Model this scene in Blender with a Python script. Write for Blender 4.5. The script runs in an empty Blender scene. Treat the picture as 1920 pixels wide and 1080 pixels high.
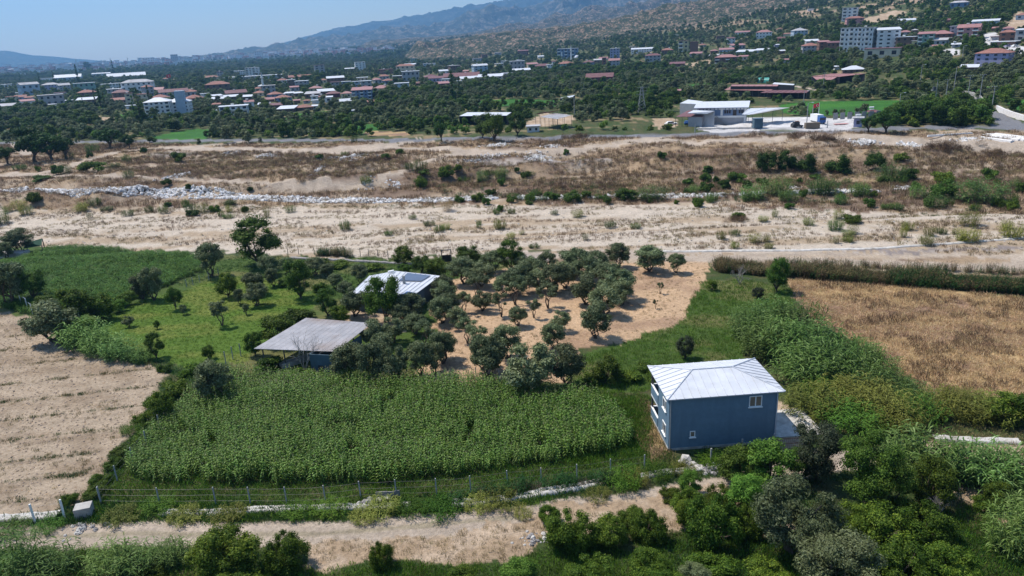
import bpy, math, random
import numpy as np
random.seed(7)
rs = np.random.RandomState(11)
sc = bpy.context.scene

# ---------------------------------------------------------------- camera, sky, sun, exposure
F, PITCH, ROLL, CH = 1380.0, math.radians(18.6), math.radians(2.9), 40.0
cam = bpy.data.objects.new('camera', bpy.data.cameras.new('camera'))
sc.collection.objects.link(cam)
sc.camera = cam
cam.data.sensor_width = 36.0
cam.data.lens = F/1920*36.0
cam.data.clip_start = 0.5
cam.data.clip_end = 60000
from mathutils import Matrix, Vector
_r0 = Vector((1, 0, 0)); _u0 = Vector((0, math.sin(PITCH), math.cos(PITCH))); _f = Vector((0, math.cos(PITCH), -math.sin(PITCH)))
_r = _r0*math.cos(ROLL) - _u0*math.sin(ROLL); _u = _r0*math.sin(ROLL) + _u0*math.cos(ROLL)
cam.matrix_world = Matrix(((_r.x, _u.x, -_f.x, 0), (_r.y, _u.y, -_f.y, 0), (_r.z, _u.z, -_f.z, CH), (0, 0, 0, 1)))

SUN = Vector((-0.50, 0.31, 1.0)).normalized()
elev = math.asin(SUN.z); azim = math.atan2(SUN.x, SUN.y)
w = bpy.data.worlds.new('World'); sc.world = w; w.use_nodes = True
wn = w.node_tree.nodes; wl = w.node_tree.links
bg = wn['Background']; sky = wn.new('ShaderNodeTexSky'); sky.sky_type = 'NISHITA'
sky.sun_disc = False; sky.sun_elevation = elev; sky.sun_rotation = azim
sky.air_density = 1.0; sky.dust_density = 0.4; sky.ozone_density = 2.4; sky.altitude = 60
wl.new(sky.outputs[0], bg.inputs[0]); bg.inputs[1].default_value = 0.14
sl = bpy.data.lights.new('sun', 'SUN'); so = bpy.data.objects.new('sun', sl); sc.collection.objects.link(so)
sl.energy = 5.0; sl.angle = math.radians(0.53); sl.color = (1.0, 0.94, 0.85)
so.rotation_euler = SUN.to_track_quat('Z', 'Y').to_euler(); so.location = (0, 0, 300)
sc.view_settings.view_transform = 'Standard'; sc.view_settings.look = 'None'
sc.view_settings.exposure = 0.32; sc.view_settings.gamma = 1.0; sc.view_settings.use_curve_mapping = False
sc.cycles.max_bounces = 6; sc.cycles.diffuse_bounces = 3; sc.cycles.transmission_bounces = 3; sc.cycles.volume_bounces = 0
sc.cycles.transparent_max_bounces = 6

# ---------------------------------------------------------------- noise
def _h(ix, iy, s):
    n = (ix.astype(np.int64)*374761393 + iy.astype(np.int64)*668265263 + s*974634777) & 0x7fffffff
    n = ((n ^ (n >> 13))*1274126177) & 0x7fffffff
    return ((n ^ (n >> 16)) & 0xffff)/65535.0
def vn(x, y, s=0):
    x = np.asarray(x, float); y = np.asarray(y, float)
    ix = np.floor(x); iy = np.floor(y); fx = x-ix; fy = y-iy
    fx = fx*fx*(3-2*fx); fy = fy*fy*(3-2*fy)
    a = _h(ix, iy, s); b = _h(ix+1, iy, s); c = _h(ix, iy+1, s); d = _h(ix+1, iy+1, s)
    return (a*(1-fx)+b*fx)*(1-fy)+(c*(1-fx)+d*fx)*fy
def fbm(x, y, s=0, o=4):
    x = np.asarray(x, float); y = np.asarray(y, float)
    t = 0; a = .5; n = 0
    for i in range(o):
        t = t+a*vn(x, y, s+i*17); n += a; a *= .5; x = x*2.03+11.3; y = y*2.03+5.7
    return t/n
def sst(a, b, x):
    t = np.clip((x-a)/(b-a), 0, 1); return t*t*(3-2*t)

# ---------------------------------------------------------------- terrain height and picture rays
AZ = [-90, -36, -14.6, 0, 13, 25, 36, 90]
R0 = [9000, 6000, 3000, 1300, 750, 430, 300, 300]
KK = [0, 0, .012, .032, .052, .075, .085, .085]
def H(x, y):
    x = np.asarray(x, float); y = np.asarray(y, float)
    r = np.hypot(x, y); az = np.degrees(np.arctan2(x, np.maximum(y, 1e-3)))
    az = np.where(y <= 0, np.where(x > 0, 90, -90), az)
    r0 = np.interp(az, AZ, R0); k = np.interp(az, AZ, KK)
    d = r-r0; ramp = np.where(d > 0, d-60*(1-np.exp(-np.maximum(d, 0)/60)), 0)
    h = k*np.minimum(ramp, 1900)
    h = h + np.clip((h-4)/30, 0, 1)*(fbm(x/160, y/160, 5)-.5)*14
    wob = (fbm(x/26, y/26, 3)-.5)*26
    w2 = y+wob-0.02*x
    bench = sst(219, 226, w2)
    h = h + 2.6*bench + 1.0*sst(238, 244, w2+(fbm(x/13, y/13, 4)-.5)*14)
    rough = bench*(1-sst(300, 318, y))*sst(208, 222, y)
    h = h + rough*(fbm(x/8, y/5, 9)-.42)*3.0*(.4+.9*fbm(x/40, y/30, 12))
    rough2 = sst(150, 158, y)*(1-sst(205, 215, y))
    h = h + rough2*(-.9+(fbm(x/14, y/4, 19)-.5)*1.0)
    return h
def ray(px, py):
    dx = px-960.0; dy = py-540.0
    X = dx*math.cos(ROLL)-dy*math.sin(ROLL); Y = dx*math.sin(ROLL)+dy*math.cos(ROLL)
    d = np.array([X, F*math.cos(PITCH)-Y*math.sin(PITCH), -F*math.sin(PITCH)-Y*math.cos(PITCH)])
    return d/np.hypot(d[0], d[1])
_T = np.concatenate([np.arange(15, 700, 1.5), np.geomspace(700, 12500, 700)])
def G(px, py, up=0.0):
    """point of the terrain (raised by up) seen at a place of the photograph"""
    d = ray(px, py)
    z = CH+d[2]*_T; hh = H(d[0]*_T, d[1]*_T)+up
    b = np.nonzero(z < hh)[0]
    i = b[0] if len(b) else len(_T)-1
    if i == 0: t = _T[0]
    else:
        f0 = z[i-1]-hh[i-1]; f1 = z[i]-hh[i]; t = _T[i-1]+(_T[i]-_T[i-1])*(f0/(f0-f1) if f0 != f1 else 0)
    return Vector((d[0]*t, d[1]*t, CH+d[2]*t))
def hz(x, y): return float(H(np.array([x]), np.array([y]))[0])
def proj(x, y, z):
    x = np.asarray(x, float); y = np.asarray(y, float); v = np.asarray(z, float)-CH
    fw = y*math.cos(PITCH)-v*math.sin(PITCH); dn = -(y*math.sin(PITCH)+v*math.cos(PITCH)); fw = np.maximum(fw, .01)
    X = F*x/fw; Y = F*dn/fw
    return 960+X*math.cos(ROLL)+Y*math.sin(ROLL), 540-X*math.sin(ROLL)+Y*math.cos(ROLL)
def ppm(p):  # picture pixels of one metre at a point
    return F/((Vector(p)-Vector((0, 0, CH))).length)

# ---------------------------------------------------------------- materials
def nodes(name):
    m = bpy.data.materials.new(name); m.use_nodes = True
    nt = m.node_tree; return m, nt, nt.nodes, nt.links, nt.nodes['Principled BSDF']
def mat(name, col, rough=.7, var=.18, scale=1.5, bump=.0, metal=0, spec=.3, dirt=None, streak=False):
    m, nt, n, l, b = nodes(name)
    tc = n.new('ShaderNodeTexCoord'); nz = n.new('ShaderNodeTexNoise'); nz.inputs['Scale'].default_value = scale
    nz.inputs['Detail'].default_value = 6; nz.inputs['Roughness'].default_value = .65
    l.new(tc.outputs['Object'], nz.inputs['Vector'])
    r = n.new('ShaderNodeMapRange'); r.inputs[1].default_value = .3; r.inputs[2].default_value = .7
    r.inputs[3].default_value = 1-var; r.inputs[4].default_value = 1+var*.6
    l.new(nz.outputs[0], r.inputs[0])
    mx = n.new('ShaderNodeMix'); mx.data_type = 'RGBA'; mx.blend_type = 'MULTIPLY'; mx.inputs[0].default_value = 1
    mx.inputs[6].default_value = (*col, 1); l.new(r.outputs[0], mx.inputs[7])
    out = mx.outputs[2]
    if dirt:
        n2 = n.new('ShaderNodeTexNoise'); n2.inputs['Scale'].default_value = scale*.35; n2.inputs['Detail'].default_value = 8
        if streak:
            mp = n.new('ShaderNodeMapping'); mp.inputs['Scale'].default_value = (3.2, 3.2, .45); l.new(tc.outputs['Object'], mp.inputs['Vector']); l.new(mp.outputs[0], n2.inputs['Vector'])
        else: l.new(tc.outputs['Object'], n2.inputs['Vector'])
        r2 = n.new('ShaderNodeMapRange'); r2.inputs[1].default_value = .5; r2.inputs[2].default_value = .72; l.new(n2.outputs[0], r2.inputs[0])
        m2 = n.new('ShaderNodeMix'); m2.data_type = 'RGBA'; m2.inputs[7].default_value = (*dirt, 1)
        l.new(r2.outputs[0], m2.inputs[0]); l.new(out, m2.inputs[6]); out = m2.outputs[2]
    l.new(out, b.inputs['Base Color'])
    b.inputs['Roughness'].default_value = rough; b.inputs['Metallic'].default_value = metal
    b.inputs['Specular IOR Level'].default_value = spec
    if bump:
        bp = n.new('ShaderNodeBump'); bp.inputs['Strength'].default_value = bump; bp.inputs['Distance'].default_value = .05
        l.new(nz.outputs[0], bp.inputs['Height']); l.new(bp.outputs[0], b.inputs['Normal'])
    return m
def leafmat(name, dark, mid, light, transl=.3, gloss=.25, obv=.35):
    """leaf colour differs from leaf to leaf (face attribute v) and from plant to plant"""
    m, nt, n, l, b = nodes(name)
    at = n.new('ShaderNodeAttribute'); at.attribute_name = 'v'
    cr = n.new('ShaderNodeValToRGB'); e = cr.color_ramp.elements
    e[0].position = 0; e[0].color = (*dark, 1); e[1].position = 1; e[1].color = (*light, 1)
    k = e.new(.5); k.color = (*mid, 1)
    l.new(at.outputs['Fac'], cr.inputs[0])
    oi = n.new('ShaderNodeObjectInfo'); mr = n.new('ShaderNodeMapRange'); mr.inputs[3].default_value = 1-obv; mr.inputs[4].default_value = 1+obv
    l.new(oi.outputs['Random'], mr.inputs[0])
    hs = n.new('ShaderNodeHueSaturation'); l.new(cr.outputs[0], hs.inputs['Color']); l.new(mr.outputs[0], hs.inputs['Value'])
    mh = n.new('ShaderNodeMapRange'); mh.inputs[3].default_value = .485; mh.inputs[4].default_value = .515
    mm = n.new('ShaderNodeMath'); mm.operation = 'FRACT'; mu = n.new('ShaderNodeMath'); mu.operation = 'MULTIPLY'; mu.inputs[1].default_value = 7.31
    l.new(oi.outputs['Random'], mu.inputs[0]); l.new(mu.outputs[0], mm.inputs[0]); l.new(mm.outputs[0], mh.inputs[0]); l.new(mh.outputs[0], hs.inputs['Hue'])
    l.new(hs.outputs[0], b.inputs['Base Color']); b.inputs['Roughness'].default_value = .55; b.inputs['Specular IOR Level'].default_value = gloss*.4
    tr = n.new('ShaderNodeBsdfTranslucent'); l.new(hs.outputs[0], tr.inputs[0])
    mx = n.new('ShaderNodeMixShader'); mx.inputs[0].default_value = transl
    l.new(b.outputs[0], mx.inputs[1]); l.new(tr.outputs[0], mx.inputs[2])
    l.new(mx.outputs[0], n['Material Output'].inputs[0])
    return m
M = {}
M['olive'] = leafmat('olive_leaf', (.055, .072, .026), (.118, .148, .062), (.25, .285, .155), .22, .3)
M['broad'] = leafmat('broad_leaf', (.024, .050, .007), (.056, .105, .014), (.15, .23, .034), .3, .3)
M['citrus'] = leafmat('citrus_leaf', (.028, .055, .006), (.065, .115, .012), (.19, .25, .03), .3, .3)
M['bright'] = leafmat('bright_leaf', (.05, .10, .012), (.10, .19, .025), (.2, .30, .05), .35, .3)
M['dusty'] = leafmat('dusty_leaf', (.026, .038, .018), (.055, .068, .034), (.13, .14, .075), .2, .3)
M['pine'] = leafmat('pine_needle', (.012, .032, .005), (.030, .068, .009), (.08, .14, .024), .12, .2, .25)
M['reed'] = leafmat('reed_leaf', (.045, .090, .018), (.10, .175, .038), (.26, .36, .13), .3, .15)
M['corn'] = leafmat('corn_leaf', (.040, .090, .008), (.085, .165, .015), (.25, .36, .10), .3, .5, .25)
M['tassel'] = leafmat('corn_tassel', (.24, .2, .1), (.36, .32, .17), (.5, .46, .3), .2, .1)
M['sorghum'] = leafmat('crop_leaf', (.030, .080, .008), (.060, .14, .014), (.16, .27, .05), .3, .3, .3)
M['lush'] = leafmat('lush_grass', (.03, .075, .008), (.07, .15, .014), (.15, .25, .03), .35, .3, .4)
M['yellowgreen'] = leafmat('yellow_green_leaf', (.10, .12, .02), (.19, .21, .04), (.33, .34, .09), .35, .3)
M['darkgreen'] = leafmat('dark_grass', (.012, .04, .010), (.025, .075, .016), (.055, .13, .03), .3, .3, .3)
M['straw'] = leafmat('straw', (.23, .135, .06), (.42, .28, .14), (.68, .52, .32), .25, .2, .3)
M['weed'] = leafmat('dry_weed', (.09, .075, .03), (.18, .15, .065), (.36, .28, .14), .25, .2, .45)
M['brownweed'] = leafmat('brown_weed', (.060, .038, .024), (.13, .085, .05), (.27, .18, .11), .2, .2, .35)
M['bark'] = mat('bark', (.11, .085, .062), .95, .4, 6, .6)
M['greybark'] = mat('bleached_wood', (.32, .29, .26), .9, .3, 8, .3)
M['white_roof'] = mat('white_sheet_roof', (.57, .585, .62), .5, .14, .6, spec=.4, dirt=(.52, .53, .54))
M['seam'] = mat('roof_seam', (.5, .51, .54), .5, .1)
M['blue_wall'] = mat('blue_render', (.125, .20, .265), .8, .14, 1.2, .15, dirt=(.108, .172, .232), streak=True)
M['white'] = mat('white_paint', (.78, .78, .76), .5, .08)
M['dark'] = mat('dark_interior', (.02, .02, .024), .5, .2)
M['glass'] = mat('window_glass', (.03, .035, .045), .08, .1, 1, spec=.6)
M['blind'] = mat('brown_blind', (.22, .17, .12), .5, .15)
M['concrete'] = mat('weathered_concrete', (.40, .38, .35), .9, .25, 1.8, .3, dirt=(.27, .25, .22))
M['post'] = mat('grey_post', (.34, .34, .33), .85, .2, 3)
M['rust'] = mat('rusty_metal', (.17, .07, .045), .7, .3, 3)
M['steel'] = mat('dark_steel', (.09, .09, .095), .5, .2, metal=.3)
M['corr'] = mat('corrugated_iron', (.44, .42, .42), .5, .25, .45, spec=.4, dirt=(.33, .26, .22))
M['tarpblue'] = mat('blue_tarp', (.04, .12, .35), .5, .3)
M['tarpgreen'] = mat('green_shade_cloth', (.015, .06, .03), .8, .3)
M['bluegrey_wall'] = mat('blue_grey_sheet', (.075, .125, .16), .7, .2)
M['channel'] = mat('pale_concrete_channel', (.52, .49, .45), .9, .25, 2.2, .5, dirt=(.3, .27, .23))
M['rock'] = mat('white_rock', (.78, .75, .72), .9, .2, 1.2, .5)
M['clod'] = mat('soil_clod', (.40, .30, .22), .95, .3, 2)
M['rubble'] = mat('grey_rubble', (.3, .28, .27), .9, .5, 1.2, .5)
M['panel'] = mat('solar_panel', (.10, .12, .17), .15, .1, spec=.6)
M['tileroof'] = mat('red_tile_roof', (.29, .135, .105), .8, .35, .5, dirt=(.21, .13, .11))
M['brownroof'] = mat('brown_sheet_roof', (.17, .075, .075), .6, .25, .5)
M['pinkroof'] = mat('faded_red_roof', (.33, .165, .155), .6, .2, .4)
M['greyroof'] = mat('grey_flat_roof', (.42, .41, .42), .8, .25, .4, dirt=(.28, .26, .26))
WALLC = {'white': (.72, .72, .71), 'cream': (.62, .54, .40), 'grey': (.36, .36, .37), 'blue': (.17, .24, .36), 'brick': (.22, .12, .085),
         'pink': (.50, .26, .25), 'lilac': (.34, .33, .48), 'green': (.22, .35, .30), 'brown': (.17, .11, .085), 'paleblue': (.38, .47, .56), 'maroon': (.16, .05, .06), 'yellow': (.58, .50, .28)}
for k_, c_ in WALLC.items(): M['w_'+k_] = mat(k_+'_house_wall', c_, .85, .15, .3)

# terrain material: the colour of the ground cover comes with the mesh, fine grain from noise
def ground_material():
    m, nt, n, l, b = nodes('ground_cover')
    at = n.new('ShaderNodeAttribute'); at.attribute_name = 'cover'
    tc = n.new('ShaderNodeTexCoord')
    f = at.outputs['Color']
    for sc_, lo, hi, dist in ((2.2, .72, 1.22, .25), (.35, .84, 1.13, .5), (9.0, .78, 1.18, .04)):
        nz = n.new('ShaderNodeTexNoise'); nz.inputs['Scale'].default_value = sc_; nz.inputs['Detail'].default_value = 7; nz.inputs['Roughness'].default_value = .7
        l.new(tc.outputs['Object'], nz.inputs['Vector'])
        r = n.new('ShaderNodeMapRange'); r.inputs[1].default_value = .32; r.inputs[2].default_value = .68; r.inputs[3].default_value = lo; r.inputs[4].default_value = hi
        l.new(nz.outputs[0], r.inputs[0])
        mx = n.new('ShaderNodeMix'); mx.data_type = 'RGBA'; mx.blend_type = 'MULTIPLY'; mx.inputs[0].default_value = 1
        l.new(f, mx.inputs[6]); l.new(r.outputs[0], mx.inputs[7]); f = mx.outputs[2]
        if sc_ == 2.2: hgt = nz
    l.new(f, b.inputs['Base Color']); b.inputs['Roughness'].default_value = .95; b.inputs['Specular IOR Level'].default_value = .15
    bp = n.new('ShaderNodeBump'); bp.inputs['Strength'].default_value = .9; bp.inputs['Distance'].default_value = .3
    l.new(hgt.outputs[0], bp.inputs['Height']); l.new(bp.outputs[0], b.inputs['Normal'])
    return m
M['ground'] = ground_material()

# ---------------------------------------------------------------- object helpers
COL = sc.collection
def link(name, me, parent=None, loc=None, rz=None, scl=None):
    o = bpy.data.objects.new(name, me); COL.objects.link(o)
    if parent is not None: o.parent = parent
    if loc is not None: o.location = loc
    if rz is not None: o.rotation_euler = (0, 0, rz)
    if scl is not None: o.scale = scl
    return o
def tag(o, label=None, cat=None, group=None, kind=None):
    if label: o['label'] = label
    if cat: o['category'] = cat
    if group: o['group'] = group
    if kind: o['kind'] = kind
    return o
def thing(name, label, cat, loc=(0, 0, 0), rz=0, group=None):
    o = link(name, None, None, loc, rz); o.empty_display_size = .5
    return tag(o, label, cat, group)
class MB:
    def __init__(s): s.v = []; s.f = []; s.mi = []; s.a = []
    def poly(s, pts, m=0):
        i = len(s.v); s.v += [tuple(p) for p in pts]; s.f.append(tuple(range(i, i+len(pts)))); s.mi.append(m); return s
    def prism(s, bot, top, m=0):
        n = len(bot); i = len(s.v); s.v += [tuple(p) for p in bot]+[tuple(p) for p in top]
        s.f.append(tuple(range(i+n-1, i-1, -1))); s.f.append(tuple(range(i+n, i+2*n)))
        for k in range(n):
            k2 = (k+1) % n; s.f.append((i+k, i+k2, i+n+k2, i+n+k))
        s.mi += [m]*(n+2); return s
    def box(s, x0, x1, y0, y1, z0, z1, m=0):
        b = [(x0, y0, z0), (x1, y0, z0), (x1, y1, z0), (x0, y1, z0)]; return s.prism(b, [(p[0], p[1], z1) for p in b], m)
    def tube(s, pts, rad, n=6, m=0):
        i0 = len(s.v); pts = [Vector(p) for p in pts]
        for k, p in enumerate(pts):
            d = (pts[min(k+1, len(pts)-1)]-pts[max(k-1, 0)])
            if d.length < 1e-6: d = Vector((0, 0, 1))
            d.normalize(); a = d.orthogonal().normalized(); b = d.cross(a); r = rad[k] if hasattr(rad, '__len__') else rad
            for j in range(n):
                t = 2*math.pi*j/n; s.v.append(tuple(p+(a*math.cos(t)+b*math.sin(t))*r))
        for k in range(len(pts)-1):
            for j in range(n):
                a0 = i0+k*n+j; a1 = i0+k*n+(j+1) % n; s.f.append((a0, a1, a1+n, a0+n)); s.mi.append(m)
        s.f.append(tuple(i0+j for j in range(n-1, -1, -1))); s.f.append(tuple(i0+(len(pts)-1)*n+j for j in range(n))); s.mi += [m, m]
        return s
    def mesh(s, name, mats):
        me = bpy.data.meshes.new(name); me.from_pydata(s.v, [], s.f)
        if not isinstance(mats, (list, tuple)): mats = [mats]
        for m in mats: me.materials.append(m)
        if len(mats) > 1: me.polygons.foreach_set('material_index', s.mi)
        return me
    def obj(s, name, mats, parent=None, loc=None, rz=None): return link(name, s.mesh(name, mats), parent, loc, rz)
def npmesh(name, V, Q, mats, val=None, mi=None):
    """mesh from numpy quads"""
    me = bpy.data.meshes.new(name); nv = len(V); nf = len(Q); k = Q.shape[1]
    me.vertices.add(nv); me.vertices.foreach_set('co', np.asarray(V, np.float32).ravel())
    me.loops.add(nf*k); me.loops.foreach_set('vertex_index', Q.astype(np.int32).ravel())
    me.polygons.add(nf); me.polygons.foreach_set('loop_start', np.arange(0, nf*k, k, dtype=np.int32))
    me.polygons.foreach_set('loop_total', np.full(nf, k, np.int32))
    for m in (mats if isinstance(mats, (list, tuple)) else [mats]): me.materials.append(m)
    if mi is not None: me.polygons.foreach_set('material_index', mi.astype(np.int32))
    me.update(calc_edges=True)
    if val is not None:
        a = me.attributes.new('v', 'FLOAT', 'FACE'); a.data.foreach_set('value', val.astype(np.float32))
    return me
ORD = ['first', 'second', 'third', 'fourth', 'fifth', 'sixth', 'seventh', 'eighth', 'ninth', 'tenth', 'eleventh', 'twelfth', 'thirteenth', 'fourteenth', 'fifteenth', 'sixteenth', 'seventeenth', 'eighteenth', 'nineteenth', 'twentieth', 'twenty-first', 'twenty-second', 'twenty-third', 'twenty-fourth', 'twenty-fifth', 'twenty-sixth', 'twenty-seventh', 'twenty-eighth', 'twenty-ninth', 'thirtieth']
ORD += ['thirty-'+q for q in ORD[:9]]+['fortieth']+['forty-'+q for q in ORD[:9]]+['fiftieth']+['fifty-'+q for q in ORD[:9]]
PEND = []   # (object, base label, picture x) -> ordinals added where several share a description
def later(o, base, px, cat, group=None):
    tag(o, base, cat, group); PEND.append((o, base, px))
def settle():
    d = {}
    for o, b, x in PEND: d.setdefault(b, []).append((x, o))
    for b, L in d.items():
        if len(L) > 1:
            L.sort(key=lambda t: t[0])
            for i, (x, o) in enumerate(L):
                o['label'] = b+', '+(ORD[i] if i < len(ORD) else 'far-right')+' from the left'
#@@PART2
# ---------------------------------------------------------------- ground cover regions
def pxpoly(pts): return np.array([tuple(G(*p))[:2] for p in pts])
def inside(x, y, P):
    c = np.zeros(x.shape, bool); n = len(P)
    for i in range(n):
        x1, y1 = P[i]; x2, y2 = P[(i+1) % n]
        if y1 == y2: continue
        k = ((y1 > y) != (y2 > y)) & (x < (x2-x1)*(y-y1)/(y2-y1)+x1); c ^= k
    return c
def dline(x, y, P):
    d = np.full(x.shape, 1e9)
    for (x1, y1), (x2, y2) in zip(P[:-1], P[1:]):
        L = (x2-x1)**2+(y2-y1)**2; t = np.clip(((x-x1)*(x2-x1)+(y-y1)*(y2-y1))/L, 0, 1)
        d = np.minimum(d, np.hypot(x-x1-t*(x2-x1), y-y1-t*(y2-y1)))
    return d
WASTE, SAND, ROAD, TRACK, PLOUGH, CORN, MEADOW, ORCH, DRYF, YARD, GFIELD, RUBBLE, CROP, LUSH, PATCH = 2, 1, 3, 4, 5, 6, 7, 8, 9, 10, 11, 12, 13, 14, 15
RNAME = {0: 'ground', 1: 'river_bed', 2: 'waste_ground', 3: 'asphalt_road', 4: 'dirt_track', 5: 'ploughed_field', 6: 'maize_field_soil', 7: 'orchard_meadow',
         8: 'olive_grove_floor', 9: 'dry_meadow', 10: 'concrete_yard', 11: 'green_field', 12: 'rubble_patch', 13: 'crop_field_soil', 14: 'lush_ground', 15: 'bare_earth'}
REG = []
def poly(i, pts, j=.6): REG.append(('p', i, pxpoly(pts), j))
def line(i, pts, wd, j=.3): REG.append(('l', i, pxpoly(pts), j, wd))
poly(SAND, [(-420, 372), (0, 358), (640, 378), (1290, 380), (1920, 402), (2300, 410), (2300, 480), (1920, 490), (1500, 478), (1000, 474), (640, 486), (430, 472), (200, 464), (0, 458), (-420, 470)], 2.5)
poly(WASTE, [(-420, 278), (0, 272), (640, 266), (1000, 258), (1613, 246), (2300, 236), (2300, 412), (1920, 402), (1290, 383), (640, 383), (0, 385), (-420, 385)], 2.5)
poly(LUSH, [(-200, 470), (-60, 465), (110, 462), (380, 478), (440, 480), (640, 484), (860, 486), (1000, 490), (1100, 700), (1040, 715), (700, 720), (430, 712), (330, 680), (130, 650), (0, 600), (-200, 600)], 1.2)
poly(CROP, [(-200, 520), (0, 492), (100, 462), (200, 465), (375, 478), (378, 512), (270, 556), (150, 595), (60, 592), (0, 575), (-200, 600)], .5)
poly(MEADOW, [(150, 610), (270, 565), (350, 540), (420, 518), (520, 528), (600, 556), (575, 590), (490, 640), (455, 680), (340, 690), (270, 660), (190, 640)], 1)
poly(PATCH, [(640, 590), (700, 575), (760, 590), (760, 620), (700, 625), (640, 606)], .8)
poly(ORCH, [(800, 530), (1010, 492), (1330, 488), (1325, 530), (1290, 575), (1275, 610), (1180, 640), (1085, 650), (1095, 690), (1060, 715), (840, 722), (780, 700), (820, 620)], 1)
poly(LUSH, [(1330, 520), (1430, 528), (1490, 545), (1480, 600), (1390, 640), (1400, 700), (1250, 730), (1100, 735), (1060, 705), (1090, 660), (1180, 640), (1275, 605), (1290, 570)], 1)
poly(DRYF, [(1480, 522), (1700, 533), (1920, 560), (2300, 590), (2300, 860), (1920, 770), (1760, 750), (1660, 690), (1600, 640), (1530, 600), (1490, 560)], 1)
poly(PLOUGH, [(-400, 560), (0, 583), (90, 600), (130, 650), (240, 680), (312, 695), (300, 760), (265, 800), (215, 850), (170, 940), (90, 962), (0, 970), (-400, 985)], .8)
poly(CORN, [(430, 708), (740, 715), (1000, 728), (1210, 738), (1225, 780), (1200, 860), (1050, 890), (840, 915), (560, 922), (300, 925), (255, 900), (300, 830), (350, 770)], .5)
poly(DRYF, [(1195, 740), (1232, 760), (1262, 850), (1225, 865), (1200, 830), (1205, 770)], .5)
line(TRACK, [(-350, 1012), (60, 1008), (250, 1000), (400, 1003), (600, 1001), (800, 985), (1000, 967), (1150, 948), (1280, 927), (1380, 910), (1560, 860), (1760, 880), (1920, 860), (2300, 840)], 1.75, .3)
poly(PATCH, [(560, 1030), (640, 1008), (900, 990), (1020, 975), (1010, 1030), (960, 1055), (760, 1052), (600, 1070)], .8)
poly(PATCH, [(1000, 955), (1160, 935), (1280, 915), (1400, 905), (1420, 960), (1500, 1000), (1300, 1000), (1010, 1000)], 1)
poly(PATCH, [(1445, 745), (1500, 770), (1520, 815), (1500, 850), (1465, 850), (1450, 800)], .1)
poly(PATCH, [(1740, 828), (1920, 832), (2200, 840), (2200, 860), (1920, 858), (1800, 862), (1740, 850)], .8)
poly(PATCH, [(1790, 915), (1900, 925), (1920, 960), (1880, 985), (1800, 940)], 1)
poly(WASTE, [(1000, 474), (1500, 474), (1920, 484), (2300, 470), (2300, 585), (1920, 552), (1700, 530), (1480, 520), (1340, 508), (1335, 490), (1000, 490)], .8)
line(TRACK, [(960, 478), (1180, 481), (1350, 485), (1500, 489), (1700, 496), (1920, 503), (2300, 515)], 2.0, .3)
line(TRACK, [(1120, 470), (1300, 474), (1600, 477), (1920, 480), (2300, 470)], 1.0, 1.2)
# tracks through the waste ground
line(TRACK, [(-400, 330), (0, 328), (100, 321), (170, 300), (215, 286), (300, 277), (420, 271), (470, 264)], 2.6, .8)
line(TRACK, [(-400, 300), (0, 296), (60, 290), (30, 270)], 3, .8)
line(TRACK, [(0, 329), (150, 331), (300, 336), (450, 342), (560, 348), (640, 346), (700, 338), (760, 318), (800, 302), (850, 290), (1000, 283)], 2.4, .8)
line(TRACK, [(330, 278), (480, 280), (640, 282), (760, 280), (900, 284), (1050, 281), (1200, 268), (1330, 262), (1560, 258), (1700, 264), (1920, 274), (2300, 290)], 5.0, 1.5)
line(TRACK, [(700, 284), (740, 272), (790, 262)], 4, 1)
line(TRACK, [(1200, 266), (1250, 254)], 5, 1)
poly(TRACK, [(1560, 258), (1700, 258), (1920, 262), (2300, 268), (2300, 290), (1920, 284), (1700, 276)], 1)
poly(TRACK, [(1850, 500), (1920, 478), (2300, 470), (2300, 520), (1920, 510)], 1)
poly(TRACK, [(660, 272), (740, 266), (760, 280), (640, 290), (560, 288)], 1.5)
for q in ([(880, 302), (1000, 296), (1150, 300), (1140, 307), (900, 310)], [(270, 290), (330, 284), (380, 286), (360, 293), (290, 296)], [(1560, 470), (1760, 466), (1920, 462), (1920, 470), (1700, 476)], [(940, 476), (1000, 478), (1040, 484), (1000, 490), (950, 486)]):
    poly(RUBBLE, q, 2)
poly(WASTE, [(1335, 490), (1500, 492), (1700, 500), (1920, 508), (2300, 522), (2300, 585), (1920, 552), (1700, 530), (1480, 520), (1340, 508)], .6)
# beyond the road
poly(ROAD, [(0, 0)]*3, 0) if False else None
line(ROAD, [(-500, 272), (0, 268), (200, 265.5), (470, 262.5), (640, 263.5), (760, 262), (843, 258), (1000, 255.5), (1273, 250.5), (1450, 248), (1613, 243), (1700, 240.5), (1920, 237), (2300, 228)], 4.0, .1)
line(ROAD, [(1920, 236), (1890, 229), (1868, 219), (1848, 211), (1832, 199), (1815, 189), (1803, 184), (1790, 182)], 4.0, .1)
poly(YARD, [(1305, 240), (1330, 232), (1400, 222), (1480, 219), (1600, 220), (1612, 226), (1608, 240), (1480, 246), (1330, 247)], .2)
poly(YARD, [(1845, 62), (1868, 60), (1880, 78), (1920, 88), (1960, 92), (1960, 102), (1900, 100), (1850, 88), (1840, 78)], .5)
poly(YARD, [(1770, 92), (1800, 92), (1800, 104), (1765, 103)], .5)
poly(GFIELD, [(1462, 196), (1520, 189), (1700, 188), (1690, 212), (1560, 216), (1470, 213)], .6)
poly(GFIELD, [(278, 259), (330, 247), (372, 242), (396, 243), (388, 260), (330, 262)], .8)
poly(GFIELD, [(505, 228), (560, 214), (600, 208), (640, 206), (640, 214), (590, 222), (540, 228)], .8)
poly(GFIELD, [(215, 216), (250, 212), (252, 220), (215, 224)], .8)
poly(GFIELD, [(1888, 186), (1960, 186), (1980, 208), (1900, 206)], .8)
poly(GFIELD, [(1125, 160), (1195, 158), (1196, 164), (1125, 166)], .8)
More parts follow.
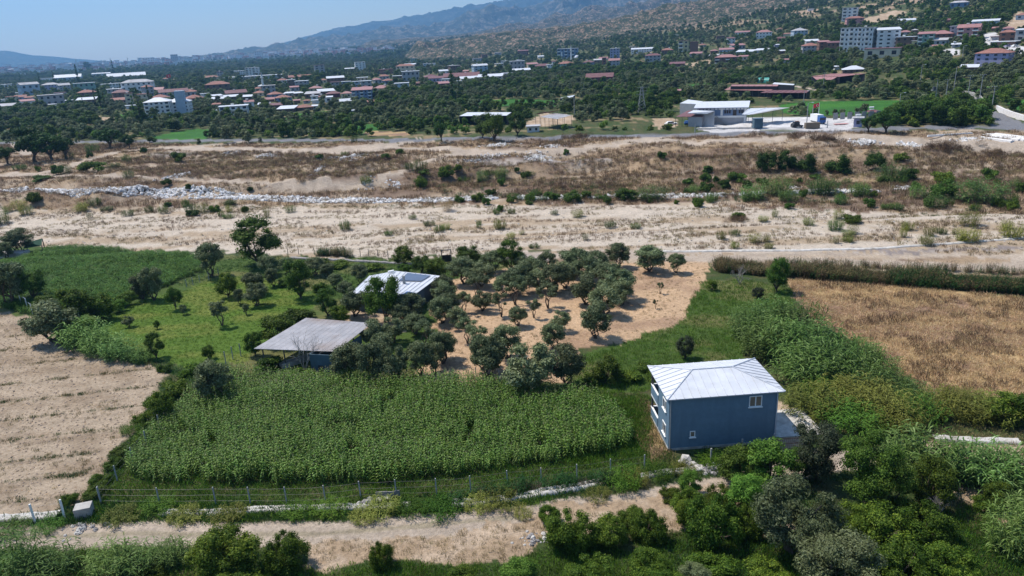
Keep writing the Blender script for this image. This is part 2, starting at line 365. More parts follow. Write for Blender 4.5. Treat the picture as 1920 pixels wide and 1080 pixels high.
poly(GFIELD, [(880, 190), (960, 186), (1120, 190), (1125, 196), (1040, 200), (880, 198)], 1.5)
poly(GFIELD, [(1270, 160), (1332, 155), (1334, 160), (1275, 167)], .8)
poly(GFIELD, [(1815, 162), (1860, 160), (1862, 170), (1818, 174)], .8)
poly(GFIELD, [(650, 240), (700, 232), (720, 238), (700, 250), (640, 252)], 1.5)
poly(DRYF, [(680, 246), (765, 247), (768, 255), (690, 255)], 1)
poly(PATCH, [(1065, 196), (1120, 188), (1118, 192), (1068, 200)], 1)
poly(PATCH, [(985, 232), (1020, 212), (1075, 216), (1072, 232), (1010, 238)], 1)
poly(PATCH, [(1225, 222), (1268, 220), (1268, 240), (1225, 240)], 1.5)
poly(PATCH, [(1280, 120), (1330, 112), (1335, 120), (1290, 126)], 2)
poly(PATCH, [(170, 218), (215, 220), (215, 232), (180, 232)], 1.5)
poly(PATCH, [(1000, 148), (1030, 146), (1030, 150), (1000, 152)], 1.5)
poly(PATCH, [(1605, 38), (1680, 18), (1700, 22), (1640, 44)], 4)
poly(PATCH, [(1880, 45), (1900, 25), (1960, 20), (1960, 60), (1900, 60)], 4)
line(TRACK, [(1494, 162), (1520, 166), (1545, 171)], 1.6, .5)
line(TRACK, [(1870, 200), (1890, 210), (1920, 222), (1960, 232)], 1.5, .6)
def region(x, y):
    x = np.asarray(x, float); y = np.asarray(y, float)
    r = np.zeros(x.shape, np.int32)
    n1 = (fbm(x/3.1, y/3.1, 31, 3)-.5)*2; n2 = (fbm(x/3.1, y/3.1, 37, 3)-.5)*2
    n3 = (fbm(x/.6, y/.6, 33, 2)-.5)*.6; n4 = (fbm(x/.6, y/.6, 39, 2)-.5)*.6
    for q in REG:
        j = q[3]*1.7; xx = x+(n1+n3)*j; yy = y+(n2+n4)*j; P = q[2]; pad = 12
        s = (xx > P[:, 0].min()-pad) & (xx < P[:, 0].max()+pad) & (yy > P[:, 1].min()-pad) & (yy < P[:, 1].max()+pad)
        if not s.any(): continue
        if q[0] == 'p': hit = inside(xx[s], yy[s], P)
        else: hit = dline(xx[s], yy[s], P) < q[4]
        k = np.nonzero(s)[0][hit] if x.ndim == 1 else None
        r[k] = q[1]
    return r
def covercolor(x, y, r):
    C = np.zeros((len(x), 3))
    def mixc(a, b, t): return np.array(a)[None, :]*(1-t[:, None])+np.array(b)[None, :]*t[:, None]
    big = fbm(x/18, y/9, 51); fine = fbm(x/2.2, y/1.4, 53); str_ = fbm(x/22, y/3.2, 57, 5); az = np.degrees(np.arctan2(x, np.maximum(y, 1)))
    dist = np.hypot(x, y)
    T = lambda v, a, b: sst(a, b, v)
    g = mixc((.085, .085, .035), (.05, .075, .022), T(fine, .35, .6)); g = g*(1-T(big, .55, .75)[:, None]*.0)
    g = np.where((T(big, .56, .7)*(dist > 300))[:, None] > .5, mixc((.24, .18, .10), (.12, .12, .05), T(fine, .4, .6)), g)
    hh = H(x, y); bare = T(fbm(x/60, y/60, 61), .52, .62)*T(hh, 28, 60)
    g = g*(1-bare[:, None])+np.array((.34, .24, .16))[None, :]*bare[:, None]
    far = T(dist, 1500, 2600); g = g*(1-far[:, None])+mixc((.025, .042, .02), (.045, .055, .03), T(big, .4, .6))*far[:, None]
    pl = pxpoly([(-200, 440), (0, 430), (200, 424), (400, 411), (640, 404), (850, 399), (1100, 396), (1300, 392), (1500, 394), (1700, 402), (1920, 408), (2100, 410)]); pathm = 1-sst(4.5, 9, dline(x, y, pl)+(fine-.5)*5)
    tab = {0: g,
           1: mixc((.50, .42, .335), (.38, .29, .20), T(str_, .50, .62)*(1-.9*pathm)),
           2: mixc(mixc((.37, .25, .14), (.24, .145, .09), T(big, .42, .62)).mean(0), (.42, .33, .24), T(str_, .52, .66)),
           3: mixc((.20, .20, .215), (.16, .16, .17), fine),
           4: mixc((.46, .375, .295), (.38, .305, .235), fine),
           5: mixc((.385, .30, .215), (.30, .225, .155), T(fbm(x/6, y/2, 71), .4, .65)),
           6: mixc((.09, .08, .04), (.05, .07, .02), fine),
           7: mixc((.085, .145, .02), (.145, .175, .035), T(fbm(x/7, y/3, 73), .42, .62)),
           8: mixc((.50, .34, .21), (.36, .235, .15), T(fbm(x/8, y/4, 75), .45, .7)),
           9: mixc((.44, .30, .15), (.27, .17, .11), T(fbm(x/9, y/5, 77), .42, .6)),
           10: mixc((.60, .58, .57), (.48, .46, .45), T(big, .4, .7)),
           11: mixc((.035, .12, .018), (.05, .16, .02), T(fbm(x/30, y/10, 79), .4, .6)),
           12: mixc((.38, .32, .27), (.24, .20, .18), T(fine, .4, .6)),
           13: mixc((.05, .075, .02), (.03, .055, .015), fine),
           14: mixc((.06, .10, .02), (.14, .14, .05), T(fbm(x/9, y/5, 81), .5, .68)),
           15: mixc((.45, .34, .24), (.36, .26, .17), T(fine, .4, .6))}
    wcol = mixc((.34, .245, .155), (.19, .13, .09), T(big, .42, .6)); t = T(str_, .50, .64); tab[2] = wcol*(1-t[:, None])+np.array((.42, .33, .24))[None, :]*t[:, None]
    for i, c in tab.items():
        k = r == i; C[k] = c[k]
    # dark furrow lines across the ploughed field
    k = r == 5; C[k] *= (1-.22*T(np.abs(((y[k]*.97-x[k]*.22+fbm(x[k]/5, y[k]/5, 91)*1.2) % 4.4)-2.2), 1.9, 2.12))[:, None]
    k = r == 4; C[k] *= (.93+.12*T(fbm(x[k]/8, y[k]/1.1, 95), .4, .6))[:, None]
    k = (r == 4) & (y < 75); dm_ = dline(x[k], y[k], pxpoly([(-350, 1012), (60, 1008), (250, 1000), (400, 1003), (600, 1001), (800, 985), (1000, 967), (1150, 948), (1280, 927), (1380, 910), (1560, 860)])); mid_ = (1-sst(.18, .5, dm_+(fine[k]-.5)*.5))*.55; C[k] = C[k]*(1-mid_[:, None])+np.array((.22, .19, .11))*mid_[:, None]
    return C
rr = [11.0]
while rr[-1] < 13500: 
    q = rr[-1]; rr.append(q+min(max(.0026*(q*q+CH*CH)/CH, .3), .016*q))
rr = np.array([0.5]+rr); az = np.radians(np.concatenate([np.linspace(-46, 46, 640), np.linspace(46, 314, 62)[1:-1]]))
NR, NA = len(rr), len(az)
RR, AA = np.meshgrid(rr, az, indexing='ij')
gx = (RR*np.sin(AA)).ravel(); gy = (RR*np.cos(AA)).ravel(); gz = H(gx, gy)
gr = region(gx, gy); gc = covercolor(gx, gy, gr)
ii, jj = np.meshgrid(np.arange(NR-1), np.arange(NA), indexing='ij'); j2 = (jj+1) % NA
Q = np.stack([ii*NA+jj, ii*NA+j2, (ii+1)*NA+j2, (ii+1)*NA+jj], -1).reshape(-1, 4)[:, ::-1]
fr = gr[Q[:, 0]]
for rid_, nm in RNAME.items():
    q = Q[fr == rid_]
    if not len(q): continue
    u, inv = np.unique(q.ravel(), return_inverse=True)
    me = npmesh(nm, np.stack([gx[u], gy[u], gz[u]], 1), inv.reshape(-1, 4), M['ground'])
    ca = me.color_attributes.new('cover', 'FLOAT_COLOR', 'POINT')
    ca.data.foreach_set('color', np.concatenate([gc[u], np.ones((len(u), 1))], 1).astype(np.float32).ravel())
    me.polygons.foreach_set('use_smooth', np.ones(len(q), bool))
    tag(link(nm, me), kind='structure')

# ---------------------------------------------------------------- mountains
def hillmat(name, soil, scrub, rockc, sc1, cover):
    m, nt, n, l, b = nodes(name)
    tc = n.new('ShaderNodeTexCoord'); a = n.new('ShaderNodeTexNoise'); a.inputs['Scale'].default_value = sc1; a.inputs['Detail'].default_value = 9; a.inputs['Roughness'].default_value = .7
    v = n.new('ShaderNodeTexVoronoi'); v.inputs['Scale'].default_value = sc1*5; v.inputs['Randomness'].default_value = 1
    l.new(tc.outputs['Object'], a.inputs['Vector']); l.new(tc.outputs['Object'], v.inputs['Vector'])
    s = n.new('ShaderNodeMath'); s.operation = 'ADD'; r = n.new('ShaderNodeMapRange'); r.inputs[1].default_value = cover-.06; r.inputs[2].default_value = cover+.06
    mv = n.new('ShaderNodeMath'); mv.operation = 'MULTIPLY'; mv.inputs[1].default_value = .35; l.new(v.outputs['Distance'], mv.inputs[0])
    l.new(a.outputs[0], s.inputs[0]); l.new(mv.outputs[0], s.inputs[1]); l.new(s.outputs[0], r.inputs[0])
    mx = n.new('ShaderNodeMix'); mx.data_type = 'RGBA'; mx.inputs[6].default_value = (*scrub, 1); mx.inputs[7].default_value = (*soil, 1)
    l.new(r.outputs[0], mx.inputs[0])
    a2 = n.new('ShaderNodeTexNoise'); a2.inputs['Scale'].default_value = sc1*.22; a2.inputs['Detail'].default_value = 6; l.new(tc.outputs['Object'], a2.inputs['Vector'])
    r2 = n.new('ShaderNodeMapRange'); r2.inputs[1].default_value = .62; r2.inputs[2].default_value = .75; l.new(a2.outputs[0], r2.inputs[0])
    m2 = n.new('ShaderNodeMix'); m2.data_type = 'RGBA'; l.new(r2.outputs[0], m2.inputs[0]); l.new(mx.outputs[2], m2.inputs[6]); m2.inputs[7].default_value = (*rockc, 1)
    l.new(m2.outputs[2], b.inputs['Base Color']); b.inputs['Roughness'].default_value = .95; b.inputs['Specular IOR Level'].default_value = .1
    return m
def ridged(x, y, s, o=5):
    t = 0; a = .5; n = 0
    for i in range(o):
        q = 1-np.abs(vn(x, y, s+i*13)*2-1); t = t+a*q*q; n += a; a *= .5; x = x*2.07+3.1; y = y*2.07+8.3
    return t/n
def mountain(name, crest, D, depth, m, rough, sc1, seed, nr=70, na=420, base=2.0):
    cx = np.array([c[0] for c in crest], float); cy = np.array([c[1] for c in crest], float)
    azs = []; hs = []
    for x_, y_ in zip(cx, cy):
        d = ray(x_, y_); azs.append(math.degrees(math.atan2(d[0], d[1]))); hs.append(CH+d[2]*D)
    A = np.linspace(azs[0], azs[-1], na); Hc = np.interp(A, azs, hs)
    T = np.concatenate([np.linspace(0, 1, nr), np.linspace(1, 1.6, nr//3)[1:]])
    TT, AAA = np.meshgrid(T, np.radians(A), indexing='ij'); HC = np.broadcast_to(Hc, TT.shape)
    Rr = D-depth+TT*depth
    x = Rr*np.sin(AAA); y = Rr*np.cos(AAA); g0 = H(x, y)-base
    ends = np.clip(np.arange(na)/(na*.045), 0, 1)*np.clip((na-1-np.arange(na))/(na*.03), 0, 1); ends = ends*ends*(3-2*ends)
    up = np.maximum(HC-g0, 0)*ends[None, :]-(1-ends[None, :])*6
    shp = np.where(TT <= 1, TT**1.15, np.maximum(1-(TT-1)*1.2, 0))
    rg = ridged(x/sc1, y/sc1, seed); rf = ridged(x/(sc1*.27), y/(sc1*.27), seed+5, 4)
    env = np.clip(TT*4, 0, 1)*np.where(TT > .92, .35, 1.0)
    z = g0+up*shp*(1+(rg-.62)*rough*env)+(rf-.5)*rough*sc1*.11*env*np.clip(up/40, 0, 1)
    nrr = len(T); i2, k2 = np.meshgrid(np.arange(nrr-1), np.arange(na-1), indexing='ij')
    q = np.stack([i2*na+k2, i2*na+k2+1, (i2+1)*na+k2+1, (i2+1)*na+k2], -1).reshape(-1, 4)[:, ::-1]
    me = npmesh(name, np.stack([x.ravel(), y.ravel(), z.ravel()], 1), q, m)
    tag(link(name, me), kind='structure')
mA = hillmat('far_mountain_scrub', (.13, .12, .10), (.035, .045, .035), (.14, .13, .10), .006, .80)
mB = hillmat('rocky_ridge_scrub', (.19, .16, .13), (.04, .048, .035), (.19, .165, .135), .009, .76)
mC = hillmat('dry_hill_scrub', (.22, .165, .13), (.04, .045, .028), (.22, .17, .135), .03, .75)
mD = hillmat('near_hill_scrub', (.235, .168, .125), (.032, .042, .02), (.24, .175, .13), .045, .745)
mountain('far_mountain', [(-300, 118), (-200, 108), (-80, 98), (0, 94), (20, 95), (60, 103), (110, 107), (180, 113), (260, 118), (340, 121), (420, 118)], 12200, 2500, mA, .3, 900, 3, base=12)
mountain('blue_mountain', [(420, 112), (520, 84), (560, 72), (600, 62), (640, 52), (680, 47), (707, 40), (750, 34), (790, 28), (820, 18), (853, 13), (880, 9), (925, 1), (1000, -14), (1120, -40), (1300, -70), (1500, -90), (1800, -110), (2300, -120)], 11300, 3000, mA, .8, 760, 5, nr=90, na=520, base=6)
mountain('rocky_mountain', [(290, 112), (330, 108), (370, 105), (420, 99), (450, 93), (500, 88), (520, 79), (535, 83), (560, 76), (600, 70), (640, 65), (723, 50), (760, 51), (807, 47), (845, 38), (873, 27), (923, 10), (945, 16), (973, 13), (1010, -2), (1060, -12), (1150, -30), (1300, -50), (1600, -75), (2300, -100)], 7900, 2400, mB, 1.0, 430, 7, nr=110, na=640, base=5)
mountain('dotted_hill', [(640, 92), (683, 78), (730, 76), (773, 70), (820, 68), (870, 62), (905, 58), (940, 48), (973, 40), (1000, 44), (1040, 22), (1070, 28), (1107, 8), (1140, 14), (1200, 0), (1260, -6), (1400, -18), (1700, -40), (2300, -60)], 4800, 1500, mC, 1.0, 240, 9, nr=110, na=640, base=5)
mountain('brown_hill', [(735, 93), (760, 86), (783, 73), (815, 78), (847, 73), (870, 70), (900, 64), (950, 57), (1000, 56), (1040, 50), (1080, 48), (1130, 36), (1180, 26), (1230, 14), (1290, 6), (1360, -3), (1450, -6), (1600, -14), (1800, -24), (2300, -40)], 2350, 800, mD, 1.1, 105, 11, nr=110, na=700, base=4)

# ---------------------------------------------------------------- haze: one closed box of pale air
hb = MB().box(-14500, 14500, -14500, 14500, -6, 1750).obj('haze', [bpy.data.materials.new('haze_air')])
hm = hb.data.materials[0]; hm.use_nodes = True; hm.node_tree.nodes.remove(hm.node_tree.nodes['Principled BSDF'])
pv = hm.node_tree.nodes.new('ShaderNodeVolumePrincipled'); pv.inputs['Density'].default_value = 1.05e-4; pv.inputs['Color'].default_value = (.25, .56, 1.0, 1); pv.inputs['Anisotropy'].default_value = 0.3
hm.node_tree.links.new(pv.outputs[0], hm.node_tree.nodes['Material Output'].inputs['Volume'])
tag(hb, kind='stuff')
# ---------------------------------------------------------------- buildings close by
def local(A, a): c, s = math.cos(a), math.sin(a); return lambda x, y, z=0: (A[0]+c*x-s*y, A[1]+s*x+c*y, A[2]+z)
HA = math.radians(2.9); pA = G(1253, 845); pA.z = 0.0
house = thing('two_storey_house', 'blue rendered two storey house with white hipped metal roof beside the maize', 'house', tuple(pA), HA)
BL, BD, BH = 11.0, 7.2, 5.75
mb = MB()
mb.box(0, BL, 0, .25, .25, BH); mb.box(BL-.25, BL, .25, BD, .25, BH); mb.box(1.7, BL-.25, BD-.25, BD, .25, BH)
mb.box(0, .25, .25, 1.0, .25, BH); mb.box(0, .25, 2.35, 4.1, .25, BH); mb.box(0, .25, 1.0, 2.35, .25, 1.0); mb.box(0, .25, 1.0, 2.35, 2.35, 3.75); mb.box(0, .25, 1.0, 2.35, 5.0, BH)
mb.box(.25, 1.7, 4.1, 4.35, .25, BH); mb.box(1.5, 1.7, 4.35, BD-.25, .25, 1.0); mb.box(1.5, 1.7, 4.35, BD-.25, 2.6, BH)
mb.obj('wall', M['blue_wall'], house)
MB().box(-.05, BL+.05, -.05, 7.25, -.3, .25).obj('plinth', M['concrete'], house)
MB().box(.25, BL-.25, .25, 7.0, 2.75, 2.95).obj('floor_slab', M['white'], house)
for z0, z1 in ((.25, 1.25), (2.85, 3.95)):
    b_ = MB().box(0, .15, 4.35, BD, z0, z1).box(.15, 1.5, BD-.15, BD, z0, z1).obj('balcony_wall', M['blue_wall'], house)
    MB().box(-.02, .17, 4.36, BD+.02, z1, z1+.06).box(.17, 1.5, BD-.17, BD+.02, z1, z1+.06).obj('coping', M['white'], b_)
MB().box(.0, 1.49, 4.36, BD-.002, 2.62, 2.84).obj('balcony_floor', M['white'], house)
MB().box(.02, .22, BD-.24, BD-.02, 1.35, 2.6).obj('pillar', M['steel'], house); MB().box(.02, .22, BD-.24, BD-.02, 4.06, BH).obj('pillar', M['steel'], house)
def window(par, x0, x1, z0, z1, face='front', mull=True, glass='glass'):
    """frame, panes and sill set in a wall of the house"""
    def P(u0, u1, d0, d1, a0, a1, mb_): return mb_.box(u0, u1, d0, d1, a0, a1) if face == 'front' else mb_.box(d0, d1, u0, u1, a0, a1)
    f = MB(); t = .09
    P(x0, x1, -.05, .06, z0, z0+t, f); P(x0, x1, -.05, .06, z1-t, z1, f); P(x0, x0+t, -.05, .06, z0+t, z1-t, f); P(x1-t, x1, -.05, .06, z0+t, z1-t, f)
    mid = (x0+x1)/2
    if mull: P(mid-.05, mid+.05, -.05, .06, z0+t, z1-t, f)
    fo = f.obj('window', M['white'], par)
    for u0, u1 in (((x0+t, mid-.05), (mid+.05, x1-t)) if mull else ((x0+t, x1-t),)):
        P(u0, u1, -.01, .01, z0+t, z1-t, MB()).obj('pane', M[glass], fo)
    P(x0-.08, x1+.08, -.14, .02, z0-.08, z0-.002, MB()).obj('sill', M['white'], fo)
window(house, 8.05, 9.35, 4.25, 5.45, glass='blind'); window(house, 2.15, 2.7, 1.35, 2.05, mull=False, glass='blind')
window(house, 1.05, 2.3, 1.05, 2.3, 'left'); window(house, 1.05, 2.3, 3.8, 4.95, 'left')
MB().box(-.28, 11.52, -.28, 7.72, BH+.002, BH+.06).obj('eaves_board', M['seam'], house)
MB().tube([(.12, -.1, .1), (.12, -.1, BH)], .05).obj('drainpipe', M['post'], house)
MB().tube([(BL-.12, -.1, .1), (BL-.12, -.1, BH)], .05).obj('drainpipe', M['seam'], house)

# hipped roof of single sheets with raised seams
X0, X1, Y0, Y1, ZE, ZR = -.3, 11.55, -.3, 7.75, BH+.08, 6.95
RA, RB = (3.35, 3.72), (7.55, 3.72)
def hip_z(x, y): return ZR
def strips(c0, c1, along, n):
    """sheets of one slope: c0,c1 eave corners, ridge end points; cut in n strips square to the eave"""
    (p0, p1, r0_, r1_) = c0, c1, along[0], along[1]
    e = Vector(p1)-Vector(p0); L = e.length; e.normalize(); nrm = Vector((-e.y, e.x, 0))
    if (Vector(r0_)-Vector(p0)).dot(nrm) < 0: nrm = -nrm
    q = [(0, 0, p0), ((Vector(r0_)-Vector(p0)).dot(e), (Vector(r0_)-Vector(p0)).dot(nrm), r0_), ((Vector(r1_)-Vector(p0)).dot(e), (Vector(r1_)-Vector(p0)).dot(nrm), r1_), (L, 0, p1)]
    run = q[1][1]; rise = r0_[2]-p0[2]
    def top(u):
        if u < q[1][0]: return run*u/max(q[1][0], 1e-6)
        if u > q[2][0]: return run*(L-u)/max(L-q[2][0], 1e-6)
        return run
    def W(u, v, h=0): p = Vector(p0)+e*u+nrm*v; return (p.x, p.y, p0[2]+rise*v/run+h)
    gap = .018
    for i in range(n):
        u0 = L*i/n+gap; u1 = L*(i+1)/n-gap; us = [u0]+[u for u in (q[1][0], q[2][0]) if u0 < u < u1]+[u1]
        poly_ = [(u0, 0), (u1, 0)]+[(u, max(top(u)-.03, .01)) for u in reversed(us)]
        b = MB().prism([W(u, v, .0) for u, v in poly_], [W(u, v, .035) for u, v in poly_]); o = b.obj('roof_sheet', M['white_roof'], house)
        tv = max(top(u0)-.06, .03)
        MB().prism([W(u0, 0, .036), W(u0+.05, 0, .036), W(u0+.05, tv, .036), W(u0, tv, .036)], [W(u0, 0, .085), W(u0+.05, 0, .085), W(u0+.05, tv, .085), W(u0, tv, .085)]).obj('seam', M['seam' if n == 10 else 'white_roof'], o)
ra = (RA[0], RA[1], ZR); rb = (RB[0], RB[1], ZR)
c = [(X0, Y0, ZE), (X1, Y0, ZE), (X1, Y1, ZE), (X0, Y1, ZE)]
strips(c[0], c[1], (ra, rb), 14); strips(c[2], c[3], (rb, ra), 14); strips(c[3], c[0], (ra, ra), 10); strips(c[1], c[2], (rb, rb), 10)
MB().poly([c[0], c[1], rb, ra]).poly([c[2], c[3], ra, rb]).poly([c[3], c[0], ra]).poly([c[1], c[2], rb]).obj('roof_underlay', M['white_roof'], house)
for a_, b_ in ((c[0], ra), (c[3], ra), (c[1], rb), (c[2], rb), (ra, rb)):
    a2 = Vector(a_)+Vector((0, 0, .06)); b2 = Vector(b_)+Vector((0, 0, .06)); MB().tube([a2, b2], .07, 5).obj('ridge_cap', M['white_roof'], house)
LH = local(pA, HA)
# rusty gate and drive wall at the right end of the house
gt = thing('rusty_gate', 'rusty red metal gate low against the right end of the blue house', 'gate', LH(9.2, -1.6), HA)
for z in (.15, .75, 1.3): MB().tube([(0, 0, z), (4.6, 0, z)], .035, 5).obj('rail', M['rust'], gt)
for i in range(24): MB().box(i*.2, i*.2+.02, -.012, .012, .19, 1.26).obj('bar', M['rust'], gt)
for i in range(2): MB().tube([(i*4.6, 0, 0), (i*4.6, 0, 1.45)], .05, 6).obj('gate_post', M['rust'], gt)
o = MB().box(-3.0, 2.2, -2.2, 3.4, -.1, .06).obj('concrete_apron', M['channel'], None, LH(14.4, 3.0), HA); tag(o, kind='structure')

# corrugated shelter: roof corners at their own height
def quadroof(name, label, cat, corners, th=.12, matn='white_roof', n=1, corrug=None, part='roof_sheet', posts=None, postm='steel', walls=None, wallm='bluegrey_wall', group=None, seam=True):
    """corners: four world points FL, FR, BR, BL. Sheets side by side from left to right"""
    P = [Vector(p) for p in corners]; base = sum(P, Vector())/4; gz_ = hz(base.x, base.y); base.z = gz_
    t = thing(name, label, cat, tuple(base), 0, group)
    P = [p-base for p in P]
    def B(u, v): return (P[0]*(1-u)+P[1]*u)*(1-v)+(P[3]*(1-u)+P[2]*u)*v
    for i in range(n):
        u0 = i/n+.0015; u1 = (i+1)/n-.0015
        if corrug:
            mb = MB(); K = corrug*2; pts = []
            for k in range(K+1):
                u = u0+(u1-u0)*k/K; zz = .05 if k % 2 else 0
                for v in (0, 1): p = B(u, v); pts.append((p.x, p.y, p.z+zz))
                for v in (0, 1): p = B(u, v); pts.append((p.x, p.y, p.z+zz-.03))
            mb.v = pts
            for k in range(K):
                a = 4*k; mb.f += [(a, a+4, a+5, a+1), (a+2, a+3, a+7, a+6), (a, a+2, a+6, a+4), (a+1, a+5, a+7, a+3)]; mb.mi += [0]*4
            mb.f += [(0, 1, 3, 2), (4*K, 4*K+2, 4*K+3, 4*K+1)]; mb.mi += [0, 0]
        else:
            q = [B(u0, 0), B(u1, 0), B(u1, 1), B(u0, 1)]
            mb = MB().prism([(p.x, p.y, p.z-th) for p in q], [(p.x, p.y, p.z) for p in q])
            if seam and n > 1:
                q = [B(u0, 0), B(u0+.07/n, 0), B(u0+.07/n, 1), B(u0, 1)]; mb.prism([(p.x, p.y, p.z+.002) for p in q], [(p.x, p.y, p.z+.09) for p in q])
        mb.obj(part, M[matn], t)
    if posts:
        for u, v in posts:
            p = B(u, v); MB().box(p.x-.07, p.x+.07, p.y-.07, p.y+.07, hz(p.x+base.x, p.y+base.y)-base.z-.1, p.z-th-.01).obj('post', M[postm], t)
    for (u0, v0), (u1, v1) in (walls or []):
        a, b = B(u0, v0), B(u1, v1); d = (b-a); d.z = 0; d.normalize(); nn = Vector((-d.y, d.x, 0))*.06
        bt = [a+nn, b+nn, b-nn, a-nn]
        MB().prism([(p.x, p.y, -.3) for p in bt], [(p.x, p.y, p.z-th-.03) for p in bt]).obj('wall', M[wallm], t)
    return t
def gp(px, py, up): v = G(px, py, up); return v
def groof(name, label, cat, px4, hf, hb_, **k):
    """four picture corners FL FR BR BL with roof height front and back"""
    return quadroof(name, label, cat, [gp(*px4[0], hf), gp(*px4[1], hf), gp(*px4[2], hb_), gp(*px4[3], hb_)], **k)
sh = groof('corrugated_shelter', 'open sided shelter with grey corrugated roof at the back of the maize', 'shelter', [(475, 654), (630, 659.5), (697, 606), (573, 596)], 2.7, 3.2,
           matn='corr', n=13, corrug=4, posts=[(.09, .03), (.35, .03), (.62, .03), (.02, .6), (.3, .97), (.97, .97), (.02, .97), (.98, .5)], th=.06)
bb = Vector(sh.location)
q0, q1 = gp(580, 662, 2.6)-bb, gp(622, 664, 2.6)-bb
def slab(par, nm, a, b, z0, z1, m, th=.06):
    d = b-a; d.z = 0; d.normalize(); nn = Vector((-d.y, d.x, 0))*th; MB().prism([(p.x, p.y, z0) for p in (a+nn, b+nn, b-nn, a-nn)], [(p.x, p.y, z1) for p in (a+nn, b+nn, b-nn, a-nn)]).obj(nm, M[m], par)
bq = [Vector((p.x, p.y, 0)) for p in (q0, q1)]; dk = Vector((2.6, 6.5, 0))
slab(sh, 'side_panel', bq[0], bq[1], -.1, 2.45, 'bluegrey_wall'); slab(sh, 'side_panel', bq[1], bq[1]+dk, -.1, 2.45, 'bluegrey_wall'); slab(sh, 'side_panel', bq[0], bq[0]+dk*.9, -.1, 2.45, 'bluegrey_wall')
tr = thing('feeding_trough', 'long pale concrete feeding trough under the corrugated shelter', 'trough', tuple(G(530, 692)), math.radians(38))
for y0 in (0, .9): MB().box(0, 7.5, y0, y0+.15, 0, .65).obj('side', M['concrete'], tr)
MB().box(0, 7.5, .152, .898, 0, .15).obj('bottom', M['concrete'], tr)
tag(MB().tube([(0, 0, 0), (.02, 0, .9)], [.34, .34], 12).obj('barrel', M['glass'], None, tuple(G(603, 697))), 'dark barrel standing before the blue grey sheet wall of the shelter', 'barrel')
rd = MB(); 
for k in range(14):
    a = random.uniform(0, 6.28); rd.tube([(0, 0, .3), (math.cos(a)*.4, math.sin(a)*.4, random.uniform(.4, 1.3))], .05, 4)
tag(rd.obj('scrap_pile', M['rust'], None, tuple(G(625, 700))), 'small pile of rusty red scrap at the shelter corner', 'scrap')
# cottage with white sheet roof
cz = 2.9
cc = [gp(657, 551, cz), gp(767, 560, cz), gp(826, 517, cz), gp(693, 517, cz)]
rf, rk = gp(708, 546, cz+.7), gp(742, 508, cz+.7)
ctr = (cc[0]+cc[1]+cc[2]+cc[3])/4; ctr.z = 0
cot = thing('farm_cottage', 'low cottage with white sheet gable roof hidden among trees', 'house', tuple(ctr))
def slope(par, a, b, c_, d, n, m):
    a, b, c_, d = [Vector(p)-ctr for p in (a, b, c_, d)]
    for i in range(n):
        u0, u1 = i/n+.004, (i+1)/n-.004; q = [a*(1-u0)+b*u0, a*(1-u1)+b*u1, d*(1-u1)+c_*u1, d*(1-u0)+c_*u0]
        s = MB().prism([(p.x, p.y, p.z-.08) for p in q], [tuple(p) for p in q]); q2 = [q[0], q[0]*.93+q[1]*.07, q[3]*.93+q[2]*.07, q[3]]
        s.prism([(p.x, p.y, p.z+.002) for p in q2], [(p.x, p.y, p.z+.08) for p in q2]).obj('roof_sheet', M[m], par)
slope(cot, cc[0], rf, rk, cc[3], 8, 'white_roof'); slope(cot, rf, cc[1], cc[2], rk, 9, 'white_roof')
ins = [(p-ctr)*.93 for p in cc]; MB().prism([(p.x, p.y, -.1) for p in ins], [(p.x, p.y, cz-.25) for p in ins]).obj('wall', M['bluegrey_wall'], cot)
def along(p, q, t): return Vector(p)*(1-t)+Vector(q)*t
sp = [along(along(rf, cc[1], u), along(rk, cc[2], u), v)-ctr for u, v in ((.28, .55), (.78, .66), (.82, .93), (.3, .93))]
pan = MB().prism([(p.x, p.y, p.z+.12) for p in sp], [(p.x, p.y, p.z+.17) for p in sp]).obj('solar_array', M['panel'], cot)
cp = along(along(rf, cc[1], .45), along(rk, cc[2], .45), .5)-ctr
MB().box(cp.x-.2, cp.x+.2, cp.y-.2, cp.y+.2, cp.z-.1, cp.z+1.3).obj('chimney', M['post'], cot)
tk = along(rf, rk, .97)-ctr; MB().tube([(tk.x-1.1, tk.y-.6, tk.z+.15), (tk.x-.1, tk.y-.6, tk.z+.3)], .22, 8).obj('water_tank', M['white'], cot)
bt = [along(along(rf, cc[1], u), along(rk, cc[2], u), v)-ctr for u, v in ((.72, .0), (1.01, -.01), (1.01, .2), (.75, .2))]
o = MB().prism([(p.x, p.y, p.z+.1) for p in bt], [(p.x, p.y, p.z+.14) for p in bt]).obj('tarpaulin', M['tarpblue'], None, tuple(ctr)); tag(o, 'crumpled blue tarpaulin over the corner of the white cottage roof', 'tarpaulin')
pt = thing('white_tank', 'small white tank on the straw beside the cottage', 'tank', tuple(G(848, 556)))
MB().tube([(-.5, 0, .8), (.5, 0, .8)], .45, 10).obj('barrel', M['white'], pt)
for s_ in (-.35, .35): MB().box(s_-.05, s_+.05, -.3, .3, 0, .45).obj('stand', M['steel'], pt)
# canopy with green shade cloth far left
groof('shade_canopy', 'green shade cloth canopy behind an olive tree at the left edge', 'canopy', [(44, 466), (78, 460), (79, 447), (48, 455)], 1.2, 2.2, matn='tarpgreen', posts=[(0, 0), (1, 0), (1, 1), (0, 1)], th=.05)
o = MB().box(-3.5, 3.5, -1.5, 1.5, -.05, .9).obj('pale_tank', M['channel'], None, tuple(G(20, 480)), .1); tag(o, 'low pale concrete tank under the olive at the left edge', 'tank')

